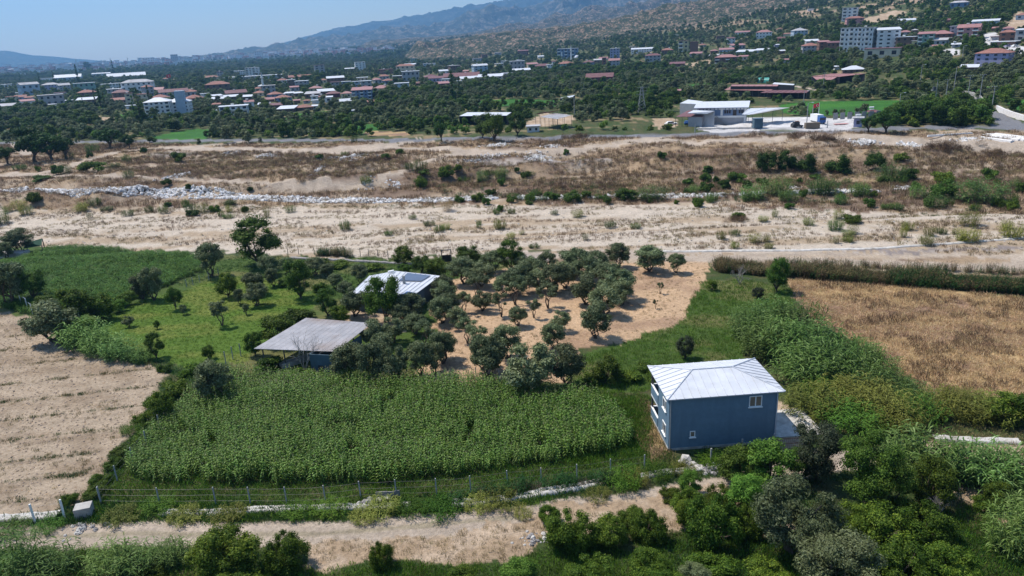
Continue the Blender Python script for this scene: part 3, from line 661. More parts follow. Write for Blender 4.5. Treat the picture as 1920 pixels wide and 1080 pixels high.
# ---------------------------------------------------------------- fences, channel, stones
def fence(name, label, pts, hgt=1.7, matn='post', wires=3, wd=.07, bent=False, group=None):
    P = [G(*p) for p in pts]; t = thing(name, label, 'fence', tuple(P[0]), 0, group)
    for p in P:
        q = p-P[0]; a = random.uniform(-.04, .04); tp = (q.x+a, q.y, q.z+hgt)
        l_ = [(q.x, q.y, q.z-.2), tp]+([(tp[0]-.3, tp[1], tp[2]+.28)] if bent else [])
        po = MB().tube(l_, wd, 4).obj('post', M[matn], t)
    wm = MB()
    for k in range(wires):
        z = hgt*(k+.7)/wires
        for a, b in zip(P[:-1], P[1:]):
            a2, b2 = a-P[0], b-P[0]; wm.tube([(a2.x, a2.y, a2.z+z), ((a2.x+b2.x)/2, (a2.y+b2.y)/2, (a2.z+b2.z)/2+z-.05), (b2.x, b2.y, b2.z+z)], .008, 3)
    wm.obj('wire', M['steel'], t)
    return t
fence('wire_fence', 'wire fence of grey concrete posts along the front of the maize', [(190, 946), (300, 947), (405, 946), (470, 946), (538, 946), (611, 943), (677, 935), (744, 932), (819, 930), (883, 925), (952, 915), (1015, 910), (1082, 903), (1145, 893), (1208, 885)], 1.9)
fence('wire_fence', 'wire fence of grey posts climbing the weedy left side of the maize', [(190, 944), (221, 904), (250, 869), (276, 837), (300, 806), (318, 780)], 1.9)
fence('wire_fence', 'dark post fence between the river bed and the back of the garden', [(540, 476), (560, 477), (590, 478), (622, 477), (640, 478), (658, 479), (676, 480), (692, 481), (709, 483), (728, 485), (745, 487), (775, 489), (800, 491)], 1.6, 'steel')
fence('wire_fence', 'bent white posts beside the olive at the left edge', [(28, 560), (40, 570), (52, 579), (62, 590), (74, 598)], 1.9, 'white', 2, .07, True)
fence('wire_fence', 'thin posts on the bare strip between crop and meadow', [(350, 538), (362, 534), (375, 530), (392, 524), (410, 516)], 1.4)
fence('wire_fence', 'two leaning grey posts left of the corrugated shelter', [(424, 683), (437, 674), (452, 668)], 1.9)
fence('wire_fence', 'short concrete posts before the shaded wall of the blue house', [(1333, 866), (1391, 848), (1450, 838)], 1.5, 'post', 2, .1)
fence('wire_fence', 'weathered posts between the olive grove and the maize', [(845, 720), (893, 712), (937, 718), (1000, 730)], 1.7)
fence('wire_fence', 'white braced posts at the bottom left beside the channel', [(67, 982), (122, 973)], 2.1, 'white', 2, .1)
gb = thing('garden_gate', 'dark metal frame gate between cottage garden and river track', 'gate', tuple(G(838, 492)))
for x_ in (-.9, .9): MB().box(x_-.08, x_+.08, -.08, .08, 0, 2.6).obj('gate_post', M['steel'], gb)
MB().box(-.81, .81, -.05, .05, 2.4, 2.55).obj('lintel', M['steel'], gb); MB().box(-.8, .8, -.02, .02, .1, 1.5).obj('gate_leaf', M['dark'], gb)
def channel(label, pts, wd=.5, hgt=.35):
    P = [G(*p) for p in pts]; o0 = P[0].copy(); L = [0]
    for a, b in zip(P[:-1], P[1:]): L.append(L[-1]+(b-a).length)
    n = int(L[-1]/.22); V = []; Fq = []; S = 9
    for i in range(n+1):
        s = L[-1]*i/n; k = max(j for j in range(len(L)) if L[j] <= s+1e-6); k = min(k, len(P)-2); f = (s-L[k])/(L[k+1]-L[k]); p = P[k].lerp(P[k+1], f); d = (P[k+1]-P[k]).normalized(); nn = Vector((-d.y, d.x, 0))
        wv = wd*(.8+.5*float(fbm(s/1.1, 3.3, 5))); hh = hgt*(.6+.8*float(fbm(s/.9, 9.1, 8))); sh_ = (float(fbm(s/4, 1.1, 2))-.5)*.5
        for j in range(S):
            a = math.pi*j/(S-1); q = p-o0+nn*(math.cos(a)*wv+sh_); zz = math.sin(a)*hh*(1-.45*math.exp(-((j-4)/1.0)**2))+(random.random()-.5)*.03; V.append((q.x, q.y, zz-.06))
    for i in range(n):
        for j in range(S-1): a = i*S+j; Fq.append((a, a+S, a+S+1, a+1))
    o = link('irrigation_channel', npmesh('irrigation_channel', np.array(V), np.array(Fq), M['channel']), None, tuple(o0)); tag(o, label, 'channel')
channel('pale concrete channel running along the foot of the maize, middle stretch', [(300, 962), (400, 960), (520, 955), (640, 952), (690, 952), (770, 948)])
channel('pale concrete channel in front of the thorny fence, rising to the right', [(848, 945), (886, 944), (960, 933), (1040, 921), (1100, 912), (1128, 905)], .6, .45)
channel('short pale channel stretch in front of the blue house corner', [(1200, 895), (1235, 887), (1270, 883), (1330, 874)], .45)
channel('pale channel at the bottom left beside the white posts', [(-60, 978), (0, 974), (60, 969), (112, 966)], .6, .5)
channel('pale channel in front of the yellow green bushes on the right', [(1750, 823), (1790, 826), (1830, 827), (1870, 827), (1910, 829)], .55, .5)
channel('thin line of white kerb stones along the far edge of the river track', [(1240, 472), (1350, 471), (1500, 470), (1640, 466), (1780, 457), (1920, 446), (2050, 436)], .5, .35)
channel('low dark stone wall at the back of the garden', [(545, 484), (600, 487), (660, 490), (720, 493), (790, 497)], .35, .5)
COL.objects[-1].data.materials[0] = M['rubble']
bx = MB().box(-.7, .7, -.6, .6, 0, 1.1).obj('well_box', M['concrete'], None, tuple(G(160, 967)), .3); tag(bx, 'square concrete well box beside the bottom left channel', 'box')
def netroll(px, py, label, wd=2.2, hg=.9):
    p = G(px, py); mb = MB(); n = 16
    for i in range(n):
        x0 = -wd/2+wd*i/n; x1 = x0+wd/n; z0 = hg*(.6+.5*float(fbm(x0*1.3, px, 4))); z1 = hg*(.6+.5*float(fbm(x1*1.3, px, 4))); y0 = .08*math.sin(i*.5); y1 = .08*math.sin(i*.5+.5)
        mb.prism([(x0, y0, .1), (x1, y1, .1), (x1, y1+.06, .1), (x0, y0+.06, .1)], [(x0, y0, z0), (x1, y1, z1), (x1, y1+.06, z1), (x0, y0+.06, z0)])
    tag(mb.obj('old_net', M['rubble'], None, tuple(p), .1), label, 'net')
netroll(728, 935, 'grey net slung between posts at the front fence')

# precast beams lying at the right
bm_ = MB().box(-.75, .75, -9, 9, -.3, .45); bm_.box(-.25, .25, -9, 9, .452, .6); bme = bm_.mesh('concrete_beam', M['rock'])
for i, (x_, y_) in enumerate([(1851, 260.5), (1864, 258), (1873, 258.5), (1882, 258), (1894, 258.5), (1903, 258.5), (1912, 258)]):
    o = link('concrete_beam', bme, None, tuple(G(x_, y_)), math.radians(15)+(i % 3)*.02); later(o, 'white concrete beam lying in the row at the right', x_, 'concrete beam', 'precast beams lying by the track')
o = link('concrete_beam', bme, None, tuple(G(1781, 253)), math.radians(-86), (.35, .85, .7)); tag(o, 'long white concrete beam lying alone left of the row of beams', 'concrete beam', 'precast beams lying by the track')
# ---------------------------------------------------------------- village, apartments and barns beyond the road
ub = MB().box(-.5, .5, -.5, .5, -.5, .5)
WINM = ub.mesh('window', M['glass']); WINW = ub.mesh('window_frame', M['white'])
HEATER = MB().tube([(-.9, 0, 1.0), (.9, 0, 1.0)], .32, 7).box(-.8, .8, -1.2, .1, .2, .28).mesh('water_heater', M['white'])
FOOT = []   # (px, by, w, h) of everything built, to keep trees clear
ROOFM = {'white': 'white_roof', 'red': 'tileroof', 'brown': 'brownroof', 'pink': 'pinkroof', 'grey': 'greyroof', 'orange': 'tileroof'}
ROOFN = {'white': 'white', 'red': 'red tiled', 'brown': 'brown', 'pink': 'faded red', 'grey': 'grey', 'orange': 'orange tiled'}
def zone(x, y):
    if y < 100 and x < 720 or (y < 141 and x < 420): return 'in the far town'
    if x < 250: return 'at the far left'
    if x < 480: return 'behind the white flats'
    if x < 720: return 'left of centre'
    if x < 945: return 'around the cypress'
    if x < 1165: return 'near the mosque'
    if x < 1480: return 'low on the hillside'
    return 'high on the hillside'
WN = {'paleblue': 'pale blue', 'brick': 'brick', 'cream': 'cream'}
def bld(cx, by, wpx, hpx, wall='white', roof='flat', rc='white', rot=None, depth=None, nx=None, floors=None, label=None, balc=False, cat='house', name='village_house', wins=True, heater=None, group=None):
    p = G(cx, by); s = ppm(p); W = max(wpx/s, 2.0); Hh = max(hpx/s, 2.2); D = depth or max(min(W*.75, 12), 4); a = math.atan2(p.x, p.y)
    rot = random.uniform(-18, 18) if rot is None else rot; rz = -a+math.radians(rot)
    W = W*min(1, 1/(abs(math.cos(math.radians(rot)))+abs(math.sin(math.radians(rot)))*min(D/W, 1)))
    o = thing(name, None, cat, (p.x+math.sin(a)*D*.35, p.y+math.cos(a)*D*.35, hz(p.x, p.y)), rz); FOOT.append((cx, by, wpx, hpx, p.x, p.y, W, D))
    x0, x1, y0, y1 = -W/2, W/2, -D/2, D/2; rise = {'flat': 0, 'hip': min(W, D)*.2, 'gable': D*.2, 'shed': D*.14}[roof]; hw = Hh-rise*(.85 if roof != 'flat' else 0); hw = max(hw, 2.0)
    MB().box(x0, x1, y0, y1, -1.5, hw).obj('wall', M['w_'+wall], o)
    e = .55; m = MB(); t = .25; X0, X1, Y0, Y1 = x0-e, x1+e, y0-e, y1+e; rm = M[ROOFM[rc]]
    if roof == 'flat': m.box(X0, X1, Y0, Y1, hw+.01, hw+.3)
    elif roof == 'shed': m.prism([(X0, Y0, hw+.01), (X1, Y0, hw+.01), (X1, Y1, hw+rise), (X0, Y1, hw+rise)], [(X0, Y0, hw+.2), (X1, Y0, hw+.2), (X1, Y1, hw+rise+.2), (X0, Y1, hw+rise+.2)])
    elif roof == 'gable': 
        z = hw+.02; m.prism([(X0, Y0, z), (X0, Y1, z), (X0, 0, z+rise+.2)], [(X1, Y0, z), (X1, Y1, z), (X1, 0, z+rise+.2)])
    else:
        z = hw+.02; k = max((X1-X0)/2-(Y1-Y0)/2, .2) if X1-X0 > Y1-Y0 else .2; v = [(X0, Y0, z), (X1, Y0, z), (X1, Y1, z), (X0, Y1, z), (-k, 0, z+rise+.1), (k, 0, z+rise+.1)]
        m.v = v; m.f = [(3, 2, 1, 0), (0, 1, 5, 4), (2, 3, 4, 5), (1, 2, 5), (3, 0, 4)]; m.mi = [0]*5
    m.obj('roof', rm, o)
    nf = floors or max(1, int(round(hw/3.1)))
    if wins and hpx >= 6:
        nxx = nx or max(1, int(W/3.4)); ny = max(1, int(D/3.6)); fh = hw/nf
        for f in range(nf):
            zc = f*fh+fh*.55
            for i in range(nxx):
                xx = x0+W*(i+.5)/nxx; big = balc and i % 2 == 0
                link('window', WINM, o, (xx, y0-.0, zc), None, (W/nxx*(.62 if big else .38), .12, fh*(.62 if big else .42)))
                if big:
                    link('balcony', WINW, o, (xx, y0-.62, zc-fh*.30), None, (W/nxx*.86, 1.1, fh*.26))
            for i in range(ny):
                yy = y0+D*(i+.5)/ny
                for xs in (x0, x1): link('window', WINM, o, (xs, yy, zc), None, (.12, 1.2, fh*.42))
    if heater or (heater is None and roof != 'shed' and random.random() < .35 and hpx >= 6): link('water_heater', HEATER, o, (random.uniform(-.25, .25)*W, .1, hw+rise*.75+.1), .3)
    if label: tag(o, label, cat, group)
    else:
        st = ['low', 'single storey', 'two storey', 'three storey', 'tall'][min(nf if hw > 2.6 else 0, 4)]
        later(o, f"{st} {WN.get(wall, wall)} house with {ROOFN[rc]} roof {zone(cx, by)}", cx, cat, group or 'village houses among the trees')
    return o
# distinct large ones
bld(302, 219.5, 44, 30, 'white', 'hip', 'white', -12, 12, 5, 4, 'white four storey flats with brown panels, left half behind the tall poplar', True, 'apartment block', 'apartment_block')
ap = bld(340, 216, 40, 27, 'white', 'hip', 'white', -12, 12, 4, 4, 'white four storey flats with pale blue stair tower, right of the poplar', True, 'apartment block', 'apartment_block')
MB().box(-.5, 5.2, -7.2, -2, 0, 15.5).obj('stair_tower', M['w_paleblue'], ap)
bld(441, 216, 48, 15, 'white', 'flat', 'white', -6, 10, 5, 2, 'wide white two storey house with thin white roof at the village front', True)
bld(262, 176, 50, 22, 'white', 'hip', 'grey', -14, 14, 6, 3, 'large white three storey building with grey hipped roofs left of the flag')
bld(279, 180, 18, 17, 'grey', 'hip', 'orange', 20, 9, 2, 3, 'narrow grey house with orange roof joined to the large white building')
bld(410, 173, 40, 17, 'brown', 'hip', 'red', -5, 14, 4, 2, 'large dark house with broad red tiled roof and white centre')
bld(475, 143, 24, 14, 'white', 'flat', 'white', -10, 10, 4, 5, 'white many windowed hotel tower rising behind a long white roof', True, 'hotel', 'hotel')
bld(476, 149, 94, 5.5, 'grey', 'flat', 'white', 0, 22, 10, 1, 'long low hall with bright white roof before the white hotel', cat='hall', name='hall')
bld(600, 139, 18, 15, 'grey', 'flat', 'brown', 5, 8, 2, 4, 'lone grey block with flat brown roof beside two cypresses')
bld(676, 132, 19, 14, 'white', 'flat', 'white', 8, 8, 3, 4, 'bright white tower house standing above the trees')
bld(659, 133, 22, 5, 'brown', 'shed', 'white', 0, 8, label='low dark shed with white roof left of the white tower house')
bld(681, 187, 37, 20, 'blue', 'shed', 'pink', -6, 11, 5, 3, 'three storey blue building with glazed balconies and faded red roof', True)
bld(761, 136, 34, 14, 'cream', 'hip', 'orange', -6, 12, 4, 2, 'cream two storey house with orange tiled hipped roof')
bld(771, 152.5, 31, 17, 'grey', 'flat', 'white', 2, 10, 4, 2, 'grey two storey house with thick white flat roof below the cream house')
bld(900, 137, 29, 15, 'paleblue', 'gable', 'white', 20, 9, 3, 3, 'pale gabled house with red balcony awning right of the cypress')
bld(866, 147, 66, 8, 'brown', 'gable', 'brown', -4, 18, 6, 1, 'long low barn with curved brown roof behind the cypress', cat='barn', name='barn')
bld(920, 149, 46, 8, 'cream', 'shed', 'white', -3, 14, 5, 1, 'long low hall with white sloping roof right of the brown barn', cat='hall', name='hall')
hs_ = bld(1065, 110, 38, 17, 'blue', 'flat', 'white', -4, 14, 6, 3, 'blue and white three storey school behind the minaret', True, 'school', 'school_building')
MB().box(-10.4, -8.3, -7.9, -5, 0, 11).obj('stair_tower', M['white'], hs_)
bld(970, 131, 27, 15, 'grey', 'flat', 'white', 3, 10, 4, 2, 'grey two storey house with white flat roof and white ball tank', heater=True)
bld(1153, 110, 17, 17, 'lilac', 'flat', 'white', -4, 10, 3, 4, 'lilac four storey house with white roof right of the mosque')
bld(1152, 128, 20, 16, 'grey', 'gable', 'pink', -4, 10, 3, 3, 'grey house with pale red roof directly below the lilac house')
bld(1125, 153, 50, 13, 'maroon', 'gable', 'brown', -5, 14, 4, 1, 'maroon barn with wide brown roof above the green field', cat='barn', name='barn')
bld(1224, 120, 27, 17, 'grey', 'hip', 'brown', 0, 10, 4, 3, 'grey three storey house with brown roof and water heater', heater=True)
bld(1281, 98, 18, 19, 'yellow', 'flat', 'brown', 0, 10, 2, 3, 'yellow three storey flats with balconies beside a brick wall', True)
bld(1301, 99, 14, 18, 'brick', 'flat', 'brown', 0, 10, 1, 3, 'windowless dark brick block against the yellow flats', wins=False)
bld(1361, 119, 38, 14, 'brown', 'hip', 'pink', -6, 12, 4, 2, 'broad brown house with pale red roof and veranda on the slope', True)
bld(1593, 39, 24, 20, 'white', 'flat', 'white', -8, 10, 3, 4, 'white four storey tower house high on the hillside', True)
bld(1601, 49.5, 28, 15, 'pink', 'hip', 'red', 12, 10, 3, 3, 'pink house with red roof directly before the white tower house')
bld(1592, 96, 30, 36, 'white', 'flat', 'grey', -10, 12, 4, 5, 'leftmost wing of the tall white flats with green blinds', True, 'apartment block', 'apartment_block')
bld(1622, 97, 26, 37, 'white', 'flat', 'grey', -10, 12, 4, 5, 'middle wing of the tall white flats beside the dark stair shaft', True, 'apartment block', 'apartment_block')
bld(1662, 92, 36, 32, 'white', 'shed', 'white', 8, 12, 3, 5, 'right wing of the tall white flats with white overhanging roof', False, 'apartment block', 'apartment_block')
bld(1654, 108, 54, 14, 'cream', 'flat', 'brown', -4, 14, 3, 1, 'wide shop front building with dark glass below the tall flats', cat='shop', name='shop_building')
bld(1815, 75, 32, 22, 'pink', 'gable', 'pink', -8, 11, 3, 3, 'pink three storey house with white balconies on the hillside', True)
bld(1791, 71, 17, 17, 'grey', 'flat', 'white', -6, 9, 2, 3, 'grey house with white roof adjoining the pink house')
bld(1735, 87, 24, 21, 'green', 'shed', 'pink', -5, 10, 3, 3, 'green and cream three storey house in the hillside row', True)
bld(1862, 122, 50, 23, 'lilac', 'hip', 'red', -14, 12, 4, 3, 'pale lilac three storey house with bright red roof at the right edge')
bld(1847, 50, 36, 10, 'paleblue', 'shed', 'white', -5, 10, 3, 1, 'pale blue bungalow with white roof near the top right')
bld(1798, 15, 26, 10, 'blue', 'hip', 'grey', -5, 9, 3, 1, 'small bright blue house at the top edge of the hillside')
bld(130, 153, 40, 10, 'paleblue', 'gable', 'white', -8, 26, 6, 1, 'large pale blue warehouse with white gable roof far left', cat='warehouse', name='warehouse')
bld(238, 146, 56, 7, 'grey', 'gable', 'white', 0, 30, 9, 1, 'long grey warehouse with flat white roof far left', cat='warehouse', name='warehouse')
bld(57, 178, 29, 18, 'paleblue', 'gable', 'grey', 20, 12, 3, 2, 'pale blue gabled house at the far left among trees')
bld(161, 173, 31, 14, 'green', 'flat', 'white', -5, 12, 4, 2, 'pale green house with white roof terrace and penthouse far left')
bld(99, 198, 35, 16, 'grey', 'flat', 'grey', 4, 11, 4, 2, 'grey two storey house with tilted pale roof before the dark cypresses')
TB = """
98 172 26 13 lilac hip grey|122 173 18 13 grey gable grey|90 153 22 5 white flat white|191 144 28 6 white shed white|125 195 24 5 brown flat white|165 184 28 12 brown hip red|165 195 30 9 brown shed white|12 206 28 8 brown shed grey
5 164 10 4 white flat white|17 163 14 4 white flat white|17 171 8 4 white flat white|29 178 14 3 cream flat white|4 192 10 4 white flat white|95 201 18 3 white flat white|19 137 13 6 cream hip white|4 141 8 5 cream flat white
210 168 30 9 white flat white|218 179 24 10 grey flat white|230 186 28 14 brick hip brown|229 194 28 8 pink shed red|327 183 46 13 grey gable brown|358 181 24 11 grey hip red|302 189 30 9 cream hip red|271 192 18 13 cream flat red
245 198 12 19 cream flat brown|366 193 32 12 brown hip red|386 186 14 9 white flat white|408 186 18 7 brown shed white|411 191 24 7 brown shed white|435 187 24 7 brown shed white|443 180 36 9 brown gable brown|466 187 22 7 brown shed white
468 201 16 11 white gable pink|407 201 14 4 cream shed red|401 214 10 3 white flat white|247 204 16 5 white flat white|449 141 18 7 white flat white|397 148 26 5 cream hip red|414 146 10 10 grey flat brown|311 151 9 4 white hip red|289 148 8 3 white flat white
560 147 46 5 brown gable red|531 161 18 12 white hip red|547 161 14 10 brown flat white|567 162 24 9 grey flat white|630 157 30 12 brick shed white|607 156 12 7 cream hip red|629 164 16 9 grey flat brown|650 163 16 9 blue flat white|668 163 14 9 paleblue flat white
680 152 20 6 cream flat white|687 164 20 11 grey flat white|708 158 16 10 grey hip pink|651 183 20 10 cream hip pink|593 173 22 10 yellow hip pink|588 184 28 10 brick shed grey|612 177 30 8 brown shed white|626 183 24 10 maroon hip brown|553 171 16 8 grey shed pink
560 181 16 7 brown shed white|517 184 26 10 blue hip red|532 190 28 10 blue hip red|505 174 22 12 grey flat grey|484 173 12 8 cream hip red|487 180 20 8 cream hip red|606 188 14 8 cream hip pink|590 187 12 6 white flat white|594 194 16 5 white flat white
576 194 12 6 grey hip red|617 192 14 10 white shed white|543 181 16 7 grey shed white|540 210 34 8 brown shed white|572 207 28 8 brown hip orange|496 201 20 5 grey shed white|518 203 24 7 brown shed brown|591 205 10 6 white shed white|696 197 20 4 brown shed red
660 215 12 6 grey flat white|724 139 26 8 brick flat brown|746 149 18 6 brown flat white|754 167 26 10 paleblue flat white|721 149 18 8 grey hip red|728 158 20 9 blue hip red|706 153 14 6 cream hip red|716 173 30 11 cream hip pink|788 160 16 6 maroon hip brown
777 118 12 8 green flat grey|771 125 24 5 green shed white|799 126 10 6 paleblue flat white|811 122 11 3 white flat white|808 148 28 7 brown hip brown|818 154 26 9 lilac shed brown|852 134 22 10 brown flat grey|832 138 18 6 white shed white
836 157 16 8 white flat white|830 161 26 4 brown shed pink|880 151 34 5 cream shed white|862 156 10 4 white flat white|936 128 16 8 cream flat white|895 116 18 6 grey flat grey|908 111 12 8 brick flat brown|934 104 12 5 grey flat white|811 108 12 3 cream hip red
830 100 8 3 white flat white|978 137 32 7 brown shed white|998 127 22 8 cream shed pink|950 144 22 6 grey flat white|981 105 19 10 brick shed brown|946 121 12 6 white flat white|1014 109 12 4 white shed white|1018 129 30 8 brick hip brown|1031 130 12 8 white flat white
1040 122 10 7 white shed brown|1061 127 30 10 green hip red|1104 126 20 11 blue hip brown|1122 121 16 9 brown shed grey|1133 127 8 17 brick flat brown|1205 99 40 8 white shed white|1186 95 12 7 cream flat grey|1251 101 20 9 brown hip orange|1201 121 16 6 cream hip red
1317 89 14 6 cream hip red|1270 125 26 7 brick shed brown|1305 105 22 6 grey shed pink|1339 100 14 6 brown hip pink|1339 108 18 5 brown shed grey|1362 101 24 9 paleblue shed pink|1382 93 26 9 grey shed pink|1370 82 14 10 white shed brown|1392 69 24 9 white shed pink
1404 101 42 6 green shed white|1268 181 14 11 brick shed pink|1432 71 26 12 white hip pink|1462 58 14 4 cream hip red|1498 68 26 12 paleblue hip grey|1477 67 14 3 cream shed red|1518 98 28 14 grey hip red|1543 97 20 17 brick shed pink|1563 96 22 15 brick shed brown
1524 81 28 4 grey shed white|1430 98 24 5 grey shed white|1700 88 32 15 brown flat white|1718 88 14 9 yellow flat grey|1765 76 32 14 brick hip pink|1762 85 28 10 grey shed grey|1888 78 22 16 brick hip red|1914 77 16 17 grey shed white|1917 37 18 9 paleblue hip orange
1818 133 24 5 brown gable white|1792 89 12 6 grey gable white|1885 85 38 5 brown flat white|1600 136 36 6 brown hip white|1568 131 9 4 white shed white|1950 60 24 14 white hip red|1945 110 24 12 grey flat white|1703 42 30 2.4 white shed white|1520 20 10 3 white flat white|1230 70 10 3 white shed grey|1268 68 8 3 cream flat white
"""
for row in TB.replace('|', '\n').split('\n'):
    q = row.split()
    if len(q) == 7: bld(float(q[0]), float(q[1]), float(q[2]), float(q[3]), q[4], q[5], q[6])
WR = random.Random(5)
for i in range(95):
    z_ = WR.choice([(250, 480, 168, 200), (480, 700, 160, 198), (480, 700, 160, 198), (700, 800, 140, 172), (800, 950, 128, 158), (960, 1160, 112, 134), (20, 250, 160, 200), (1300, 1480, 70, 120), (1690, 1920, 40, 95)])
    x, y = WR.uniform(z_[0], z_[1]), WR.uniform(z_[2], z_[3])
    if any(abs(x-f_[0]) < (f_[2]*.5+8) and abs(y-f_[1]) < 6 for f_ in FOOT): continue
    bld(x, y, WR.uniform(11, 24)*(y/190 if x < 720 else .75), WR.uniform(5, 10)*(y/190 if x < 720 else .8), WR.choice(['cream', 'grey', 'white', 'brick', 'brown', 'lilac']), WR.choice(['hip', 'shed', 'gable', 'flat']), WR.choice(['red', 'pink', 'pink', 'white', 'brown', 'grey']), heater=False)
# mosque
p = G(1082, 114); s = ppm(p); mo = thing('mosque', 'small mosque with white dome and slender white minaret', 'mosque', (p.x, p.y, hz(p.x, p.y)))
MB().box(-4.5, 4.5, -3, 6, -1, 4.6).obj('wall', M['white'], mo)
dm = MB(); n_ = 16
for i in range(6):
    for j in range(n_):
        f = lambda a, b: (4.1*math.cos(a)*math.cos(b), 1.5+4.1*math.cos(a)*math.sin(b), 4.6+3.6*math.sin(a)); a0, a1, b0, b1 = i*math.pi/12, (i+1)*math.pi/12, j*2*math.pi/n_, (j+1)*2*math.pi/n_
        dm.poly([f(a0, b0), f(a0, b1), f(a1, b1), f(a1, b0)])
dm.obj('dome', M['white_roof'], mo)
def minaret(px, by, top, w_=1.1, parent=None, label=None):
    p = G(px, by); hgt = (by-top)/ppm(p)
    t = thing('minaret', label, 'minaret', (p.x, p.y, hz(p.x, p.y)))
    MB().tube([(0, 0, -.5), (0, 0, hgt*.82)], [w_, w_*.8], 10).obj('shaft', M['white'], t); MB().tube([(0, 0, hgt*.62), (0, 0, hgt*.66)], [w_*1.6, w_*1.7], 10).obj('gallery', M['white'], t)
    MB().tube([(0, 0, hgt*.82), (0, 0, hgt)], [w_*.8, .05], 10).obj('spire', M['post'], t)
minaret(1071, 115, 86, 1.1, None, 'slender white minaret beside the white dome'); minaret(494, 166, 138, 1.2, None, 'white minaret standing in the village left of centre')
minaret(148, 140, 116, 1.3, None, 'thin grey minaret far left before the far town'); minaret(211, 132, 112, 1.4, None, 'thin grey minaret in the far town, left one of a pair'); minaret(243, 130, 110, 1.4, None, 'thin grey minaret in the far town, right one of a pair')
# far town: low pale blocks in the haze
unit = MB().box(-.5, .5, -.5, .5, 0, 1)
TM = [[unit.mesh('town_block_walls', [M['w_'+c_]]), ] for c_ in ('white', 'cream', 'grey', 'pink', 'lilac')]
def townblock(w1, h1, cw, cr):
    return MB().box(-w1/2, w1/2, -5, 5, -2, h1, 0).box(-w1/2-.5, w1/2+.5, -5.5, 5.5, h1+.01, h1+.9, 1).mesh('town_house', [M['w_'+cw], M[cr]])
TP = [townblock(a, b, c_, d) for a, b, c_, d in ((14, 8, 'white', 'tileroof'), (18, 10, 'cream', 'white_roof'), (12, 13, 'grey', 'tileroof'), (22, 9, 'white', 'white_roof'), (11, 16, 'pink', 'greyroof'), (26, 7, 'cream', 'tileroof'), (14, 18, 'white', 'greyroof'))]
def townspot():
    while True:
        x = random.uniform(-60, 735); hor = 127.4-x*.0507
        if x < 330: y = hor+random.triangular(3.5, 17, 9)
        elif x < 520: y = hor+random.triangular(3, 11, 6)
        else: y = hor+random.triangular(2.5, 9, 5)
        p = G(x, y)
        if p.length < 6800: return x, y, p
for i in range(290):
    x, y, p = townspot(); k_ = max(.9, min(2.2, p.length/2600))
    o = link('town_house', random.choice(TP), None, (p.x, p.y, hz(p.x, p.y)), random.uniform(-.5, .5), (random.uniform(.7, 1.3)*k_,)*2+(random.uniform(.6, 1.3)*k_*.8,))
    tag(o, 'tiny pale block in the hazy far town' if x > 330 else 'tiny pale house of the far left town', 'house', 'houses of the hazy far town' if x > 330 else 'houses of the far left town')
for a_ in ((329, 120, 11, 15, 'grey', 'flat', 'grey', 'dark square tower block on the skyline of the far town'), (279, 123, 15, 12, 'white', 'flat', 'grey', 'white block with dark glass on the skyline of the far town'),
           (487, 111, 14, 13, 'white', 'flat', 'red', 'tall white block with red top rim in the far town'), (498, 107, 10, 8, 'brick', 'flat', 'red', 'dark red block behind the tall white one in the far town'), (401, 113, 26, 6, 'grey', 'flat', 'white', 'long grey block on the skyline of the far town'),
           (134, 126, 16, 6, 'brick', 'hip', 'white', 'dark broad building with white top on the far left skyline')):
    bld(*a_[:4], a_[4], a_[5], a_[6], 0, 14, 4, 4, a_[7], cat='tower block', name='tower_block')
# big sheds and the depot across the road
def gr(name, label, cat, px4, hf, hb2, **k):
    t = groof(name, label, cat, px4, hf, hb2, **k); xs = [q[0] for q in px4]; ys = [q[1] for q in px4]; FOOT.append(((min(xs)+max(xs))/2, max(ys)+8, max(xs)-min(xs), max(ys)-min(ys)+8, 0, 0, 0, 0)); return t
gr('storage_shed', 'long white roofed shed behind dark trees in the middle of the valley', 'shed', [(861, 217.5), (950, 216.5), (959, 210.5), (876, 210.5)], 4.2, 5, posts=[(0, 0), (.5, 0), (1, 0)], walls=[((0, 1), (1, 1)), ((0, 0), (0, 1)), ((1, 0), (1, 1))], wallm='dark')
gr('frame_shelter', 'open steel frame with striped white roof sheets beside a bare yard', 'shelter', [(1014, 219), (1045, 223), (1071, 216), (1040, 212)], 4.6, 5, n=7, matn='corr', th=.1, posts=[(0, 0), (.25, 0), (.5, 0), (.75, 0), (1, 0), (0, 1), (.5, 1), (1, 1), (1, .5)])
gr('barn', 'small brown roofed barn behind the striped steel frame', 'barn', [(1004, 214), (1036, 210), (1045, 207.5), (1012, 211)], 5.5, 6, matn='brownroof', posts=[(0, 0), (1, 0), (1, 1), (0, 1)])
gr('livestock_barn', 'long red roofed barn with raised ridge strip, left of the gravel lane', 'barn', [(1358, 168.5), (1445, 170), (1460, 161), (1370, 162)], 3.6, 4.6, matn='pinkroof', n=10, walls=[((0, 1), (1, 1))], wallm='dark', posts=[(i/8, 0) for i in range(9)])
gr('livestock_barn', 'narrow upper red roof behind the long red roofed barn', 'barn', [(1370, 161.5), (1458, 161.5), (1460, 158.5), (1372, 158.5)], 5.6, 6, matn='pinkroof', n=8, walls=[((0, 1), (1, 1)), ((0, 0), (1, 0))], wallm='dark')
gr('livestock_barn', 'low brown red roof in front right of the long red roofed barn', 'barn', [(1425, 174), (1512, 174), (1519, 169), (1440, 169)], 3.2, 4, matn='brownroof', n=8, walls=[((0, 1), (1, 1)), ((1, 0), (1, 1))], wallm='dark', posts=[(i/6, 0) for i in range(7)])
gr('livestock_barn', 'dark walled shed with thin white roof above the brown red barn', 'barn', [(1448, 157.5), (1488, 159.5), (1490, 157.5), (1452, 154.5)], 3.6, 4, matn='white_roof', walls=[((0, 0), (1, 0)), ((1, 0), (1, 1)), ((0, 0), (0, 1))], wallm='dark')
